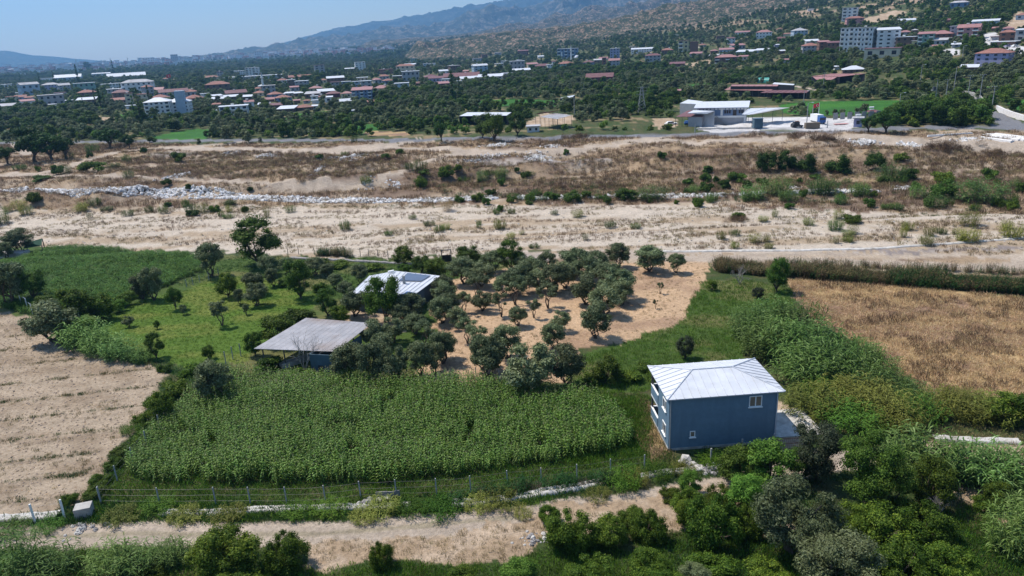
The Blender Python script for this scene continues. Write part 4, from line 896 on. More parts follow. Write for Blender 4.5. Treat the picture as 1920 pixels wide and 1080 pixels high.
gr('livestock_barn', 'bright faded red barn roof, upper strip, among the olives', 'barn', [(1522, 143), (1575, 143.5), (1622, 138), (1560, 138)], 4.4, 5, matn='pinkroof', n=8, walls=[((0, 1), (1, 1)), ((0, 0), (1, 0))], wallm='dark')
gr('livestock_barn', 'bright faded red barn roof, lower right strip, among the olives', 'barn', [(1530, 149), (1560, 149.5), (1570, 144), (1524, 144)], 3.4, 4.2, matn='pinkroof', n=5, walls=[((0, 1), (1, 1))], wallm='dark', posts=[(0, 0), (.5, 0), (1, 0)])
gr('storage_shed', 'small open shed with white roof above the yellow green field', 'shed', [(1050, 184), (1072, 183), (1078, 178), (1060, 181)], 3, 3.6, walls=[((0, 1), (1, 1)), ((0, 0), (1, 0))], wallm='dark')
bld(1000, 247.5, 22, 8, 'white', 'flat', 'grey', 0, 5, 2, 1, 'small white hut with grey roof beside the road trees')
# depot: two storey blue and white office with mono pitch roof
p = G(1352, 233.5); s = ppm(p); a = math.atan2(p.x, p.y); dp = thing('depot_office', 'two storey blue and white depot office with white roof on the concrete yard', 'office building', (p.x, p.y, hz(p.x, p.y)), -a+math.radians(-4)); FOOT.append((1370, 240, 210, 50, p.x, p.y, 30, 12))
W2 = 41/s; HH = 33/s; DD = 9.5
MB().box(-W2, W2, 0, DD, -.5, HH*.42).obj('wall', M['w_grey'], dp); MB().box(-W2, W2, 0, DD, HH*.42+.002, HH*.86).obj('upper_wall', M['w_blue'], dp)
MB().box(-W2-.1, W2+.1, -.12, -.002, HH*.36, HH*.46).box(-W2-.1, -W2+.7, -.12, -.002, HH*.47, HH*.86).box(W2-.7, W2+.1, -.12, -.002, 0, HH*.35).box(W2-.7, W2+.1, -.12, -.002, HH*.47, HH*.86).box(-.4, .5, -.12, -.002, HH*.47, HH*.86).obj('white_trim', M['white'], dp)
MB().prism([(-W2-1.4, -1.4, HH*.87), (W2+1, -1.4, HH*.87), (W2+1, DD+1, HH*1.06), (-W2-1.4, DD+1, HH*1.06)], [(-W2-1.4, -1.4, HH*.87+.25), (W2+1, -1.4, HH*.87+.25), (W2+1, DD+1, HH*1.06+.25), (-W2-1.4, DD+1, HH*1.06+.25)]).obj('roof', M['white_roof'], dp)
for x_ in (-7.6, -6.2, -4.8, 1.4, 2.3, 3.2, 7.0, 7.9, 8.8): link('window', WINM, dp, (x_, -.02, HH*.66), None, (.7, .12, 1.3))
link('door', WINM, dp, (5.1, -.02, HH*.6), None, (1.4, .14, 2.3))
for i in range(12): link('window', WINW, dp, (-W2+1.5+i*(2*W2-3)/11, -.03, HH*.81), None, (1.0, .12, .5))
for i in range(5): link('window', WINW, dp, (W2+.02, 1+i*1.9, HH*.78), None, (.12, 1.3, .8))
st = MB(); 
for i in range(14): st.box(2-i*.32, 2-i*.32+.3, -1.5, -.3, i*.27, i*.27+.08)
st.obj('staircase', M['post'], dp)
gr('side_hall', 'white roofed hall adjoining the back left of the depot office', 'shed', [(1275, 193.5), (1308, 195), (1318, 190), (1290, 186.5)], 5, 5.6, walls=[((0, 0), (1, 0)), ((0, 0), (0, 1))], wallm='w_grey')
gr('workshop', 'grey workshop with brown and white roof left of the depot office', 'workshop', [(1267, 219), (1316, 218.5), (1338, 208), (1290, 207)], 4.0, 5.4, matn='brownroof', n=1, walls=[((.48, .02), (1, .02)), ((1, 0), (1, 1)), ((.48, .02), (.48, .9))], wallm='w_grey', posts=[(0, 0), (.25, 0), (0, 1)])
gr('workshop', 'white upper roof of the workshop beside the depot office', 'workshop', [(1289, 212), (1326, 213), (1340, 208), (1300, 206.5)], 5.2, 6, walls=[((0, 1), (1, 1))], wallm='w_grey')
gr('yard_canopy', 'wide open canopy on steel posts right of the depot office', 'canopy', [(1391, 214.5), (1404, 215), (1468, 201.5), (1404, 203)], 4.8, 5.2, n=2, matn='white_roof', posts=[(1, .1), (1, .4), (1, .7), (1, 1), (0, 1)])
gr('yard_canopy', 'pinkish brown front strip of the depot canopy', 'canopy', [(1404, 214.6), (1410, 214.6), (1480, 201.5), (1468, 201.7)], 4.7, 5.1, matn='corr')
# vehicles and yard things
def vehicle(px, py, label, cat, name, L=4.3, Wd=1.75, Hc=1.45, colr='white', rot=0, truck=False):
    p = G(px, py); t = thing(name, label, cat, (p.x, p.y, hz(p.x, p.y)), rot); cm = M[colr]
    if not truck:
        MB().prism([(-L/2, -Wd/2, .3), (L/2, -Wd/2, .3), (L/2, Wd/2, .3), (-L/2, Wd/2, .3)], [(-L/2, -Wd/2, .85), (L/2, -Wd/2, .8), (L/2, Wd/2, .8), (-L/2, Wd/2, .85)]).prism([(-L*.4, -Wd*.46, .86), (L*.22, -Wd*.46, .86), (L*.22, Wd*.46, .86), (-L*.4, Wd*.46, .86)], [(-L*.3, -Wd*.38, Hc), (L*.08, -Wd*.38, Hc), (L*.08, Wd*.38, Hc), (-L*.3, Wd*.38, Hc)]).obj('body', cm, t)
        MB().box(-L*.34, L*.17, -Wd*.47, Wd*.47, .92, Hc-.16).obj('window', M['glass'], t)
        r = .31
    else:
        MB().box(L*.27, L/2, -Wd/2, Wd/2, .6, 2.7).obj('cab', cm, t); MB().box(-L/2, L*.24, -Wd/2, Wd/2, .9, Hc).obj('cargo_box', M[truck], t); MB().box(-L/2, L*.27, -Wd*.4, Wd*.4, .55, .88).obj('chassis', M['steel'], t)
        MB().box(L/2-.1, L/2+.03, -Wd*.44, Wd*.44, 1.6, 2.4).obj('windscreen', M['glass'], t); r = .5
    for x_ in (-L*.32, L*.34):
        for y_ in (-Wd/2+.1, Wd/2-.1): MB().tube([(x_, y_-.12, r), (x_, y_+.12, r)], r, 10).obj('wheel', M['dark'], t)
    return t
vehicle(1533, 231, 'blue and white lorry parked facing the road on the concrete yard', 'lorry', 'lorry', 7.5, 2.5, 3.4, 'tarpblue', math.radians(-85), 'white')
tr_ = vehicle(1494, 239, 'dark tractor with front loader on the yard behind the roadside weeds', 'tractor', 'tractor', 4.2, 1.6, 2.2, 'steel', .1)
MB().box(-.6, .8, -.7, .7, 2.25, 2.35).obj('cab_roof', M['rust'], tr_)
for y_ in (-.9, .9): MB().tube([(-1.2, y_-.2, .8), (-1.2, y_+.2, .8)], .8, 12).obj('wheel', M['dark'], tr_)
bg_ = MB(); 
for i in range(9): bg_.box(-2.6+i*.6, -2.6+i*.6+.5, -.8, .8, 0, 2.2)
tag(bg_.obj('timber_stack', M['blind'], None, tuple(G(1522, 241))), 'square stack of brown timber at the yard edge', 'timber stack')
vehicle(1853, 77, 'small white car parked on the pale lane among the hillside houses', 'car', 'parked_car', rot=1.2)
vehicle(1890, 88, 'blue grey car parked left of the white car on the upper yard', 'car', 'parked_car', colr='w_lilac', rot=.1); vehicle(1904, 88, 'long white car parked at the right on the upper yard', 'car', 'parked_car', 5, rot=.1)
vehicle(1258, 234, 'white pickup among scrap left of the grey workshop', 'car', 'parked_car', 5, rot=.2); vehicle(1287, 233, 'blue car under the brown workshop roof', 'car', 'parked_car', 4.4, colr='tarpblue', rot=1.4)
tag(MB().box(-1.6, 1.6, -1.2, 1.2, 0, 3.4).box(-1.7, 1.7, -1.3, 1.3, 3.41, 3.6).obj('guard_hut', M['bluegrey_wall'], None, tuple(G(1420, 240))), 'small dark booth at the roadside before the canopy', 'booth')
gh = bld(1608, 238, 13, 14, 'lilac', 'flat', 'grey', 0, 4, 1, 1, 'narrow grey gatehouse left of the roadside pines', cat='gatehouse', name='gatehouse'); bld(1636, 219, 14, 7, 'grey', 'hip', 'brown', 0, 5, 1, 1, 'small hut with brown roof behind the roadside pines', cat='hut', name='hut')
ga = thing('yard_gate', 'row of grey gate panels between gatehouse and field', 'gate', tuple(G(1612, 222)), 0)
for i in range(7): MB().box(-10.5+i*2.8, -8.7+i*2.8, -.05, .05, 0, 2.6).obj('panel', M['post'], ga)
yp = MB(); 
for i in range(8): yp.box(-4+i, -3.1+i, -1.2, 1.2, .02, .1)
tag(yp.obj('weighbridge_plate', M['w_pink'], None, tuple(G(1584, 232))), 'pink striped plate lying on the concrete yard', 'plate')
tn = MB()
for i in range(10):
    a0, a1 = math.pi*i/10, math.pi*(i+1)/10; tn.poly([(math.cos(a0)*3, -4, math.sin(a0)*3.4), (math.cos(a1)*3, -4, math.sin(a1)*3.4), (math.cos(a1)*3, 4, math.sin(a1)*3.4), (math.cos(a0)*3, 4, math.sin(a0)*3.4)])
    tn.poly([(math.cos(a0)*2.9, -4, math.sin(a0)*3.3), (math.cos(a0)*2.9, 4, math.sin(a0)*3.3), (math.cos(a1)*2.9, 4, math.sin(a1)*3.3), (math.cos(a1)*2.9, -4, math.sin(a1)*3.3)])
tag(tn.obj('polytunnel', mat('teal_plastic', (.05, .3, .25), .4), None, tuple(G(1433, 155)), .9), 'small teal plastic tunnel above the red roofed barns', 'polytunnel')
# white boundary wall along the side lane and stone wall
def wall(label, pts, h=1.6, m='rock', th=.25, name='boundary_wall'):
    P = [G(*q) for q in pts]; o0 = P[0].copy(); mb = MB()
    for a_, b_ in zip(P[:-1], P[1:]):
        a2, b2 = a_-o0, b_-o0; d = (b2-a2); d.z = 0; d.normalize(); nn = Vector((-d.y, d.x, 0))*th; mb.prism([(a2.x+nn.x, a2.y+nn.y, a2.z-.5), (b2.x+nn.x, b2.y+nn.y, b2.z-.5), (b2.x-nn.x, b2.y-nn.y, b2.z-.5), (a2.x-nn.x, a2.y-nn.y, a2.z-.5)], [(a2.x+nn.x, a2.y+nn.y, a2.z+h), (b2.x+nn.x, b2.y+nn.y, b2.z+h), (b2.x-nn.x, b2.y-nn.y, b2.z+h), (a2.x-nn.x, a2.y-nn.y, a2.z+h)])
    tag(mb.obj(name, M[m], None, tuple(o0)), label, 'wall')
wall('pale stone wall along the lane at the right edge', [(1868, 206), (1882, 213), (1898, 219), (1920, 226), (1960, 236)], 1.8)
wall('grey retaining wall beside the curving lane', [(1804, 178), (1822, 181), (1836, 187), (1850, 203)], 2.0, 'concrete')
wall('low pale kerb wall in front of the depot yard', [(1305, 243), (1400, 241), (1500, 241.5)], .5, 'channel')
# poles
def pole(px, by, ty, kind, label, name='utility_pole', cat='utility pole', grp=None):
    p = G(px, by); h_ = (by-ty)/ppm(p)*1.03; t = thing(name, None, cat, (p.x, p.y, hz(p.x, p.y))); later(t, label, px, cat, grp)
    MB().tube([(0, 0, -.3), (0, 0, h_)], [.19, .12], 6).obj('pole', M['post'], t)
    if kind == 'u':
        for z in (h_-.2, h_-1.3): MB().box(-1.3, 1.3, -.07, .07, z, z+.14).obj('crossarm', M['steel'], t)
        for x_ in (-1.1, -.4, .4, 1.1): MB().tube([(x_, 0, h_-.06), (x_, 0, h_+.25)], .07, 5).obj('insulator', M['white'], t)
    elif kind == 'l': MB().tube([(0, 0, h_), (.9, 0, h_+.3), (1.6, 0, h_+.3)], .06, 5).obj('arm', M['post'], t); MB().box(1.3, 2.1, -.15, .15, h_+.2, h_+.4).obj('lamp_head', M['white'], t)
    elif kind == 't':
        MB().box(-1.3, 1.3, -.07, .07, h_-.3, h_-.15).obj('crossarm', M['steel'], t); MB().box(-2.2, -.2, -.6, .6, h_-4.4, h_-4.2).obj('platform', M['post'], t); MB().box(-1.7, -.6, -.5, .5, h_-4.19, h_-2.9).obj('transformer', M['steel'], t)
    return t
pole(1752, 201, 160, 't', 'grey pole carrying a transformer on a platform above the trees'); 
for a_ in ((1771, 200, 160), (1813, 192, 153), (1834, 204, 155), (1859, 206, 172)): pole(*a_, 'u', 'concrete power pole with crossarms beside the right lane', grp='power poles by the right lane')
for a_ in ((1787, 178, 137), (1724, 165, 131), (1685, 211, 182), (1505, 214, 178)): pole(*a_, 'l', 'grey street light pole in the fields on the right', 'street_lamp', 'street lamp', 'street lamps on the right')
pole(1512, 238, 200, 'l', 'grey lamp post in the middle of the depot yard', 'street_lamp', 'street lamp'); pole(1804, 110, 92, 'l', 'lamp pole before the hillside houses', 'street_lamp', 'street lamp')
pole(1095, 175, 157, 'p', 'thin pale pole before a dark tree left of the green field'); pole(1303, 249, 234, 'p', 'short dark pole at the roadside before the workshop'); pole(1543, 172, 143, 'u', 'power pole before the faded red barn roofs'); pole(1523, 222, 200, 'p', 'bare pole beside the flagpole'); pole(1183, 158, 149, 'p', 'small pale pole at the green field edge')
pole(1551, 240, 228, 'p', 'short grey stub post standing on the yard'); pole(50, 249, 242, 'p', 'short grey post at the left roadside'); pole(1077, 215, 185, 'p', 'thin pole in front of the small white roofed shed')
def flag(px, by, ty, sz, label, star=True):
    p = G(px, by); h_ = (by-ty)/ppm(p); t = thing('flagpole', label, 'flagpole', (p.x, p.y, hz(p.x, p.y)))
    MB().tube([(0, 0, 0), (0, 0, h_)], [.12, .07], 6).obj('pole', M['white'], t)
    red = bpy.data.materials.get('red_flag') or mat('red_flag', (.55, .03, .03), .8, .1)
    mb = MB(); n = 6; W_, H_ = sz*1.5, sz
    for i in range(n):
        x0, x1 = -W_*i/n, -W_*(i+1)/n; y0, y1 = .15*sz*math.sin(i*1.1), .15*sz*math.sin((i+1)*1.1); z0, z1 = h_-.1-.25*sz*i/n, h_-.1-.25*sz*(i+1)/n
        mb.prism([(x0, y0-.02, z0-H_), (x1, y1-.02, z1-H_), (x1, y1+.02, z1-H_), (x0, y0+.02, z0-H_)], [(x0, y0-.02, z0), (x1, y1-.02, z1), (x1, y1+.02, z1), (x0, y0+.02, z0)])
    f = mb.obj('flag', red, t); cx_, cz_ = -W_*.42, h_-.1-.5*H_-.1*sz
    cr = MB(); R_ = H_*.27; N = 14
    for i in range(N):
        a0, a1 = math.pi*(.22+1.56*i/N), math.pi*(.22+1.56*(i+1)/N)
        o1 = lambda a: (cx_+R_*math.cos(a), -.2*sz, cz_+R_*math.sin(a)); i1 = lambda a: (cx_+R_*.22+R_*.8*math.cos(a), -.2*sz, cz_+R_*.8*math.sin(a)); cr.poly([o1(a0), o1(a1), i1(a1), i1(a0)])
    cr.obj('crescent', M['white'], f)
    stp = []
    for i in range(10): a0 = math.pi/2+i*math.pi/5; r_ = R_*(.5 if i % 2 == 0 else .2); stp.append((cx_+R_*1.0+r_*math.cos(a0), -.2*sz, cz_+r_*math.sin(a0)))
    MB().poly(stp).obj('star', M['white'], f)
flag(325, 168, 143, 3.6, 'large red flag with white crescent and star above the village trees'); flag(1534, 224, 196, 1.5, 'small red flag on a white pole at the depot yard')
# lattice pylon
p = G(1203, 212); h_ = 46/ppm(p); py_ = thing('lattice_pylon', 'grey lattice power pylon rising from the olives near the middle', 'pylon', (p.x, p.y, hz(p.x, p.y)))
mb = MB(); bw = 1.9
for sx in (-1, 1):
    for sy in (-1, 1): mb.tube([(sx*bw, sy*bw, 0), (sx*.35, sy*.35, h_)], .09, 4)
for i in range(8):
    z0, z1 = h_*i/8, h_*(i+1)/8; w0, w1 = bw+( .35-bw)*i/8, bw+(.35-bw)*(i+1)/8
    for s_ in (-1, 1): mb.tube([(-w0, s_*w0, z0), (w1, s_*w1, z1)], .05, 4); mb.tube([(w0, s_*w0, z0), (-w1, s_*w1, z1)], .05, 4); mb.tube([(s_*w0, -w0, z0), (s_*w1, w1, z1)], .05, 4)
mb.obj('lattice', M['post'], py_)
for z in (.72, .84, .96): MB().tube([(-2.6, 0, h_*z), (2.6, 0, h_*z)], .09, 4).obj('arm', M['post'], py_)
# ---------------------------------------------------------------- plants: leaf meshes
def leaves(P, N, size, asp, rg):
    """one quad leaf per point P, facing roughly N"""
    n = len(P); N = N/np.maximum(np.linalg.norm(N, axis=1, keepdims=True), 1e-6)
    t = rg.randn(n, 3); t -= N*(t*N).sum(1, keepdims=True); t /= np.linalg.norm(t, axis=1, keepdims=True); b = np.cross(N, t)
    s = (size*(.6+.8*rg.rand(n)))[:, None]
    V = np.stack([P-t*s*asp*.5, P+b*s*.36, P+t*s*asp*.5+N*s*.1, P-b*s*.36], 1).reshape(-1, 3)
    return V, np.arange(4*n).reshape(-1, 4)
def crown(seed, R, z0, z1, nl, leaf, nlobe, lobe_r=.42, asp=1.4, shape='round', core=True, spread=.9):
    rg = np.random.RandomState(seed); h = z1-z0; C = []; Rl = []
    for k in range(nlobe):
        u = rg.rand()*2*math.pi; 
        if shape == 'round': v = rg.uniform(-.75, 1); rho = math.sqrt(max(1-v*v*.85, 0))*R*(1-lobe_r)*math.sqrt(rg.uniform(.25, 1)); z = z0+h*(.5+.5*v*(1-lobe_r*.6))
        elif shape == 'umbrella': v = rg.uniform(0, 1); rho = R*(1-lobe_r)*math.sqrt(rg.uniform(.05, 1)); z = z0+h*(.35+.3*rg.rand()+.25*(1-(rho/R)**2))
        elif shape == 'cone': v = rg.rand()**1.3; rho = R*(1-v)*rg.uniform(.2, .8); z = z0+h*(.06+.9*v)
        elif shape == 'bush': v = rg.uniform(0, 1); rho = R*(1-lobe_r)*math.sqrt(rg.uniform(.1, 1)); z = z0+h*(.04+.70*(1-.8*(rho/R)**2)*rg.uniform(.12, 1))
        lr = R*lobe_r*rg.uniform(.65, 1.25)*(1 if shape != 'cone' else max(.35, 1-v)); C.append((rho*math.cos(u)*rg.uniform(.85, 1.1), rho*math.sin(u), z)); Rl.append(lr)
    C = np.array(C); Rl = np.array(Rl); w_ = Rl**2/np.sum(Rl**2); k = rg.choice(nlobe, nl, p=w_)
    d = rg.randn(nl, 3); d[:, 2] = d[:, 2]*.9+.25; d /= np.linalg.norm(d, axis=1, keepdims=True)
    zs = h*.5/R if shape in ('round', 'bush') else (1.0 if shape != 'cone' else 1.6)
    P = C[k]+d*Rl[k][:, None]*(rg.uniform(.45, 1.28, nl)**.8)[:, None]*np.array([1, 1, min(max(zs, .6), 1.5)])
    P[:, 2] = np.maximum(P[:, 2], z0*.85+.03)
    V, Q = leaves(P, d+rg.randn(nl, 3)*.55+np.array([0, 0, .35]), leaf, asp, rg)
    lobev = rg.rand(nlobe)*.3; val = np.clip(rg.rand(nl)*.75+lobev[k]-.03, 0, 1)
    return V, Q, val, C, Rl
def make_crown(name, m, *a, **k):
    V, Q, val, C, Rl = crown(*a, **k)
    if k.get('core', True):   # inner leaf masses so that the crown is not hollow
        rg = np.random.RandomState(a[0]+99); cv = []; cq = []; vv = []; base = len(V)
        for c_, r_ in zip(C, Rl):
            nu, nv_ = 7, 4; g = []
            for i in range(nv_+1):
                for j in range(nu):
                    th = math.pi*i/nv_; ph = 2*math.pi*j/nu; q = r_*.58*rg.uniform(.75, 1.2); g.append((c_[0]+q*math.sin(th)*math.cos(ph), c_[1]+q*math.sin(th)*math.sin(ph), max(c_[2]+q*math.cos(th)*.9, a[2]*.9)))
            o = base+len(cv); cv += g
            for i in range(nv_):
                for j in range(nu): cq.append((o+i*nu+j, o+(i+1)*nu+j, o+(i+1)*nu+(j+1) % nu, o+i*nu+(j+1) % nu)); vv.append(.1+rg.rand()*.5)
        V = np.concatenate([V, np.array(cv)]); Q = np.concatenate([Q, np.array(cq)]); val = np.concatenate([val, np.array(vv)])
    return npmesh(name, V, Q, m, val), C
def trunk_mesh(name, seed, C, z0, r=.16, stems=1, m='bark', nb=7, h0=None):
    rg = np.random.RandomState(seed); mb = MB(); idx = rg.permutation(len(C))[:nb]; fork = h0 if h0 else z0*.7
    for s in range(stems):
        a = 2*math.pi*s/max(stems, 1)+rg.rand(); sp = .0 if stems == 1 else .28; top = Vector((math.cos(a)*sp*2.2+rg.randn()*.1, math.sin(a)*sp*2.2+rg.randn()*.1, fork))
        mb.tube([(math.cos(a)*sp*.3, math.sin(a)*sp*.3, -.15), (math.cos(a)*sp+rg.randn()*.06, math.sin(a)*sp+rg.randn()*.06, fork*.5), tuple(top)], [r*1.25, r, r*.8], 7)
        for k in idx[s::stems]:
            c_ = Vector(C[k]); mid = (top+c_)/2+Vector((rg.randn()*.15, rg.randn()*.15, -.1)); mb.tube([tuple(top), tuple(mid), tuple(c_)], [r*.6, r*.4, r*.15], 5)
    return mb.mesh(name, M[m])
SP = {}
def species(key, kind, base, cat, m, variants, leafn, tm='bark', **k):
    L = []
    for i in range(variants):
        R, z0, z1, leaf, nlobe, lr, asp, shape, stems, tr_ = k['R'], k['z0'], k['z1'], k['leaf'], k['lobes'], k.get('lr', .42), k.get('asp', 1.5), k.get('shape', 'round'), k.get('stems', 1), k.get('tr', .15)
        cm, C = make_crown(key+'_crown', M[m], k.get('seed', 10)*10+i, R, z0, z1, leafn, leaf, nlobe, lobe_r=lr, asp=asp, shape=shape)
        tmh = trunk_mesh(key+'_trunk', 50+i, C, z0, tr_, stems, tm, nb=k.get('nb', 8), h0=k.get('h0')) if k.get('trunk', True) else None
        L.append((cm, tmh))
    SP[key] = (kind, base, cat, L, k['R'], k['z1'])
species('olive', 'olive_tree', 'silver green olive tree', 'olive tree', 'olive', 4, 6000, R=2.6, z0=.95, z1=4.4, leaf=.15, lobes=24, lr=.28, asp=2.0, stems=3, tr=.13, seed=1)
species('olive_n', 'olive_tree', 'large silver olive tree', 'olive tree', 'olive', 2, 17000, R=2.7, z0=.8, z1=5.0, leaf=.085, lobes=34, lr=.25, asp=2.2, stems=2, tr=.15, seed=21)
species('thinolive', 'olive_tree', 'thin bare-limbed olive tree', 'olive tree', 'olive', 2, 2400, R=2.4, z0=2.0, z1=4.5, leaf=.14, lobes=16, lr=.24, asp=2.0, stems=3, tr=.10, seed=2)
species('broad', 'broadleaf_tree', 'dark green broadleaf tree', 'tree', 'broad', 3, 8000, R=3.6, z0=.6, z1=7.0, leaf=.2, lobes=34, lr=.25, asp=1.2, tr=.22, seed=3)
species('broad_n', 'broadleaf_tree', 'dark green broadleaf tree', 'tree', 'broad', 1, 15000, R=3.0, z0=.5, z1=6.0, leaf=.12, lobes=36, lr=.24, asp=1.3, tr=.2, seed=23)
species('citrus', 'fruit_tree', 'deep green fruit tree', 'tree', 'citrus', 3, 5000, R=2.4, z0=.3, z1=4.0, leaf=.15, lobes=24, lr=.28, asp=1.5, tr=.13, seed=4)
species('citrus_n', 'fruit_tree', 'deep green fruit tree', 'tree', 'citrus', 3, 13000, R=2.4, z0=.15, z1=4.0, leaf=.095, lobes=32, lr=.25, asp=1.6, tr=.12, seed=24)
species('citrus_b', 'fruit_bush', 'bushy deep green fruit tree', 'tree', 'citrus', 3, 14000, R=2.3, z0=.05, z1=3.9, leaf=.095, lobes=44, lr=.23, asp=1.6, shape='bush', tr=.12, h0=.4, seed=26)
species('bright', 'fruit_tree', 'bright green leafy tree', 'tree', 'bright', 2, 3600, R=2.2, z0=.4, z1=3.6, leaf=.17, lobes=18, lr=.3, asp=1.5, tr=.12, seed=5)
species('bright_n', 'fruit_tree', 'bright green leafy tree', 'tree', 'bright', 2, 9000, R=2.2, z0=.2, z1=3.6, leaf=.12, lobes=28, lr=.26, asp=1.5, tr=.12, seed=25)
species('dusty', 'dusty_tree', 'dull dark dusty leaved tree', 'tree', 'dusty', 1, 15000, R=3.0, z0=.5, z1=5.6, leaf=.11, lobes=34, lr=.25, asp=1.3, tr=.2, seed=6)
species('pine', 'stone_pine', 'rounded dark stone pine', 'pine tree', 'pine', 3, 4500, R=3.6, z0=1.5, z1=6.0, leaf=.24, lobes=26, lr=.28, asp=1.1, shape='round', tr=.28, seed=7)
species('thickpine', 'young_pine', 'young dark ground-branched pine', 'pine tree', 'pine', 3, 4500, R=2.8, z0=.1, z1=5.4, leaf=.22, lobes=26, lr=.3, asp=1.1, shape='bush', trunk=False, seed=17)
species('thick', 'large_bush', 'large leafy green bush', 'bush', 'broad', 3, 3800, R=2.4, z0=.05, z1=4.0, leaf=.19, lobes=22, lr=.3, asp=1.4, shape='bush', trunk=False, seed=18)
species('bush', 'bush', 'rounded green bush', 'bush', 'citrus', 3, 3000, R=1.6, z0=.03, z1=1.9, leaf=.14, lobes=18, lr=.32, asp=1.5, shape='bush', trunk=False, seed=8)
species('bush_n', 'bush', 'rounded green bush', 'bush', 'citrus', 2, 7000, R=1.6, z0=.03, z1=1.9, leaf=.085, lobes=22, lr=.3, asp=1.6, shape='bush', trunk=False, seed=28)
species('scrub', 'scrub_bush', 'dark scrubby bush', 'bush', 'broad', 2, 2000, R=1.4, z0=.03, z1=1.7, leaf=.17, lobes=14, lr=.32, asp=1.6, shape='bush', trunk=False, seed=9)
species('cypress', 'cypress_tree', 'narrow dark cypress', 'cypress', 'pine', 2, 2000, R=1.5, z0=.3, z1=11, leaf=.35, lobes=26, lr=.42, asp=1.5, shape='cone', tr=.15, seed=11)
species('poplar', 'poplar_tree', 'tall narrow green poplar', 'poplar', 'broad', 1, 2200, R=2.4, z0=.8, z1=16, leaf=.42, lobes=26, lr=.36, asp=1.3, shape='cone', tr=.22, seed=12)
def strap(rg, base, d, L, wd, droop, seg=3):
    """an arching strap leaf"""
    d = np.array(d, float); side = np.cross(d, [0, 0, 1.0]); side /= max(np.linalg.norm(side), 1e-6); V = []; 
    for i in range(seg+1):
        t = i/seg; c = np.array(base)+d*L*t*(1-.25*droop*t)+np.array([0, 0, -droop*L*t*t*.8]); w2 = wd*(.5 if i == 0 else (1-t)**.6+.04 if i else 1)*.5; V += [c-side*w2, c+side*w2]
    return V
def reedmesh(name, seed, n, R, h, ll, lw, m, per=7, seg=3):
    rg = np.random.RandomState(seed); V = []; Q = []; val = []
    for s in range(n):
        a = rg.rand()*6.283; q = R*math.sqrt(rg.rand()); bx_, by_ = q*math.cos(a), q*math.sin(a); hh = h*rg.uniform(.7, 1.08)*(1-.3*(q/R)**2); lean = np.array([math.cos(a), math.sin(a)])*q/R*.22*hh+rg.randn(2)*.08*hh; sv = rg.rand()*.4
        tp = np.array([bx_+lean[0], by_+lean[1], hh]); o = len(V); V += [np.array([bx_-.015, by_, 0]), np.array([bx_+.015, by_, 0]), tp+[.01, 0, 0], tp-[.01, 0, 0]]; Q.append((o, o+1, o+2, o+3)); val.append(.3)
        for k in range(per):
            t = (k+1.2)/(per+.6); b = np.array([bx_, by_, 0])*(1-t)+tp*t; an = rg.rand()*6.283; up = rg.uniform(.25, .9); d = np.array([math.cos(an), math.sin(an), up]); d /= np.linalg.norm(d); o = len(V); V += strap(rg, b, d, ll*rg.uniform(.6, 1.15), lw, rg.uniform(.3, .9), seg)
            for i in range(seg): Q.append((o+2*i, o+2*i+1, o+2*i+3, o+2*i+2)); val.append(min(1, rg.rand()*.6+sv))
    return npmesh(name, np.array(V), np.array(Q), m, np.array(val))
SP['reed'] = ('reed_clump', 'clump of tall silvery green reeds', 'reeds', [(reedmesh('reed_leaves', i, 95, 1.7, 3.3, 1.0, .10, M['reed'], 9), None) for i in range(3)], 1.9, 3.5)
SP['tuftbush'] = ('green_shrub', 'leafy upright green shrub', 'shrub', [(reedmesh('shrub_leaves', 70+i, 90, 1.1, 1.6, .4, .07, M['broad'] if i else M['citrus'], 9, 2), None) for i in range(3)], 1.3, 1.9)
SP['dryreed'] = ('reed_clump', 'clump of yellowish dry reeds', 'reeds', [(reedmesh('dry_reed_leaves', 9, 60, .9, 2.4, .9, .07, M['yellowgreen'], 6), None)], 1.2, 2.5)
SP['strawreed'] = ('reed_clump', 'clump of orange brown dead reeds', 'reeds', [(reedmesh('dead_reed_leaves', 10, 60, 1.0, 2.6, .9, .07, M['straw'], 5), None)], 1.3, 2.6)
SP['weedbush'] = ('tall_weeds', 'feathery yellow green weeds', 'weeds', [(reedmesh('weed_leaves', 12+i, 120, 1.6, 1.9, .6, .06, M['yellowgreen'] if i else M['lush'], 7, 2), None) for i in range(2)], 1.8, 1.9)
SP['tamarisk'] = ('tamarisk_bush', 'feathery pale green tamarisk bush', 'bush', [(reedmesh('tamarisk_leaves', 22, 130, 2.0, 2.9, .75, .09, M['yellowgreen'], 10, 2), None), (reedmesh('tamarisk_leaves', 23, 130, 2.0, 2.7, .7, .09, M['bright'], 10, 2), None)], 2.2, 2.9)
def baretree(name, label, px, py, h_, seed, m='greybark', nst=5):
    p = G(px, py); rg = np.random.RandomState(seed); mb = MB()
    def br(a, d, L, r, lv):
        b = a+d*L; mb.tube([tuple(a), tuple((a+b)/2+Vector(rg.randn(3)*L*.06)), tuple(b)], [r, r*.75, r*.5], 4)
        if lv:
            for _ in range(3): e = (d+Vector(rg.randn(3)*.45)+Vector((0, 0, .12))).normalized(); br(a.lerp(b, rg.uniform(.55, 1)), e, L*rg.uniform(.5, .75), r*.5, lv-1)
    for k in range(nst): br(Vector((0, 0, 0)), Vector((rg.randn()*.3, rg.randn()*.3, 1)).normalized(), h_*.48, .07, 3)
    t = thing(name, label, 'tree', tuple(p)); mb.obj('branches', M[m], t)
baretree('bare_tree', 'leafless grey tree with upright branches in front of the corrugated shelter', 572, 698, 5.5, 4)
baretree('bare_tree', 'half dead grey tree at the top of the lush green patch', 1387, 532, 3.6, 8)
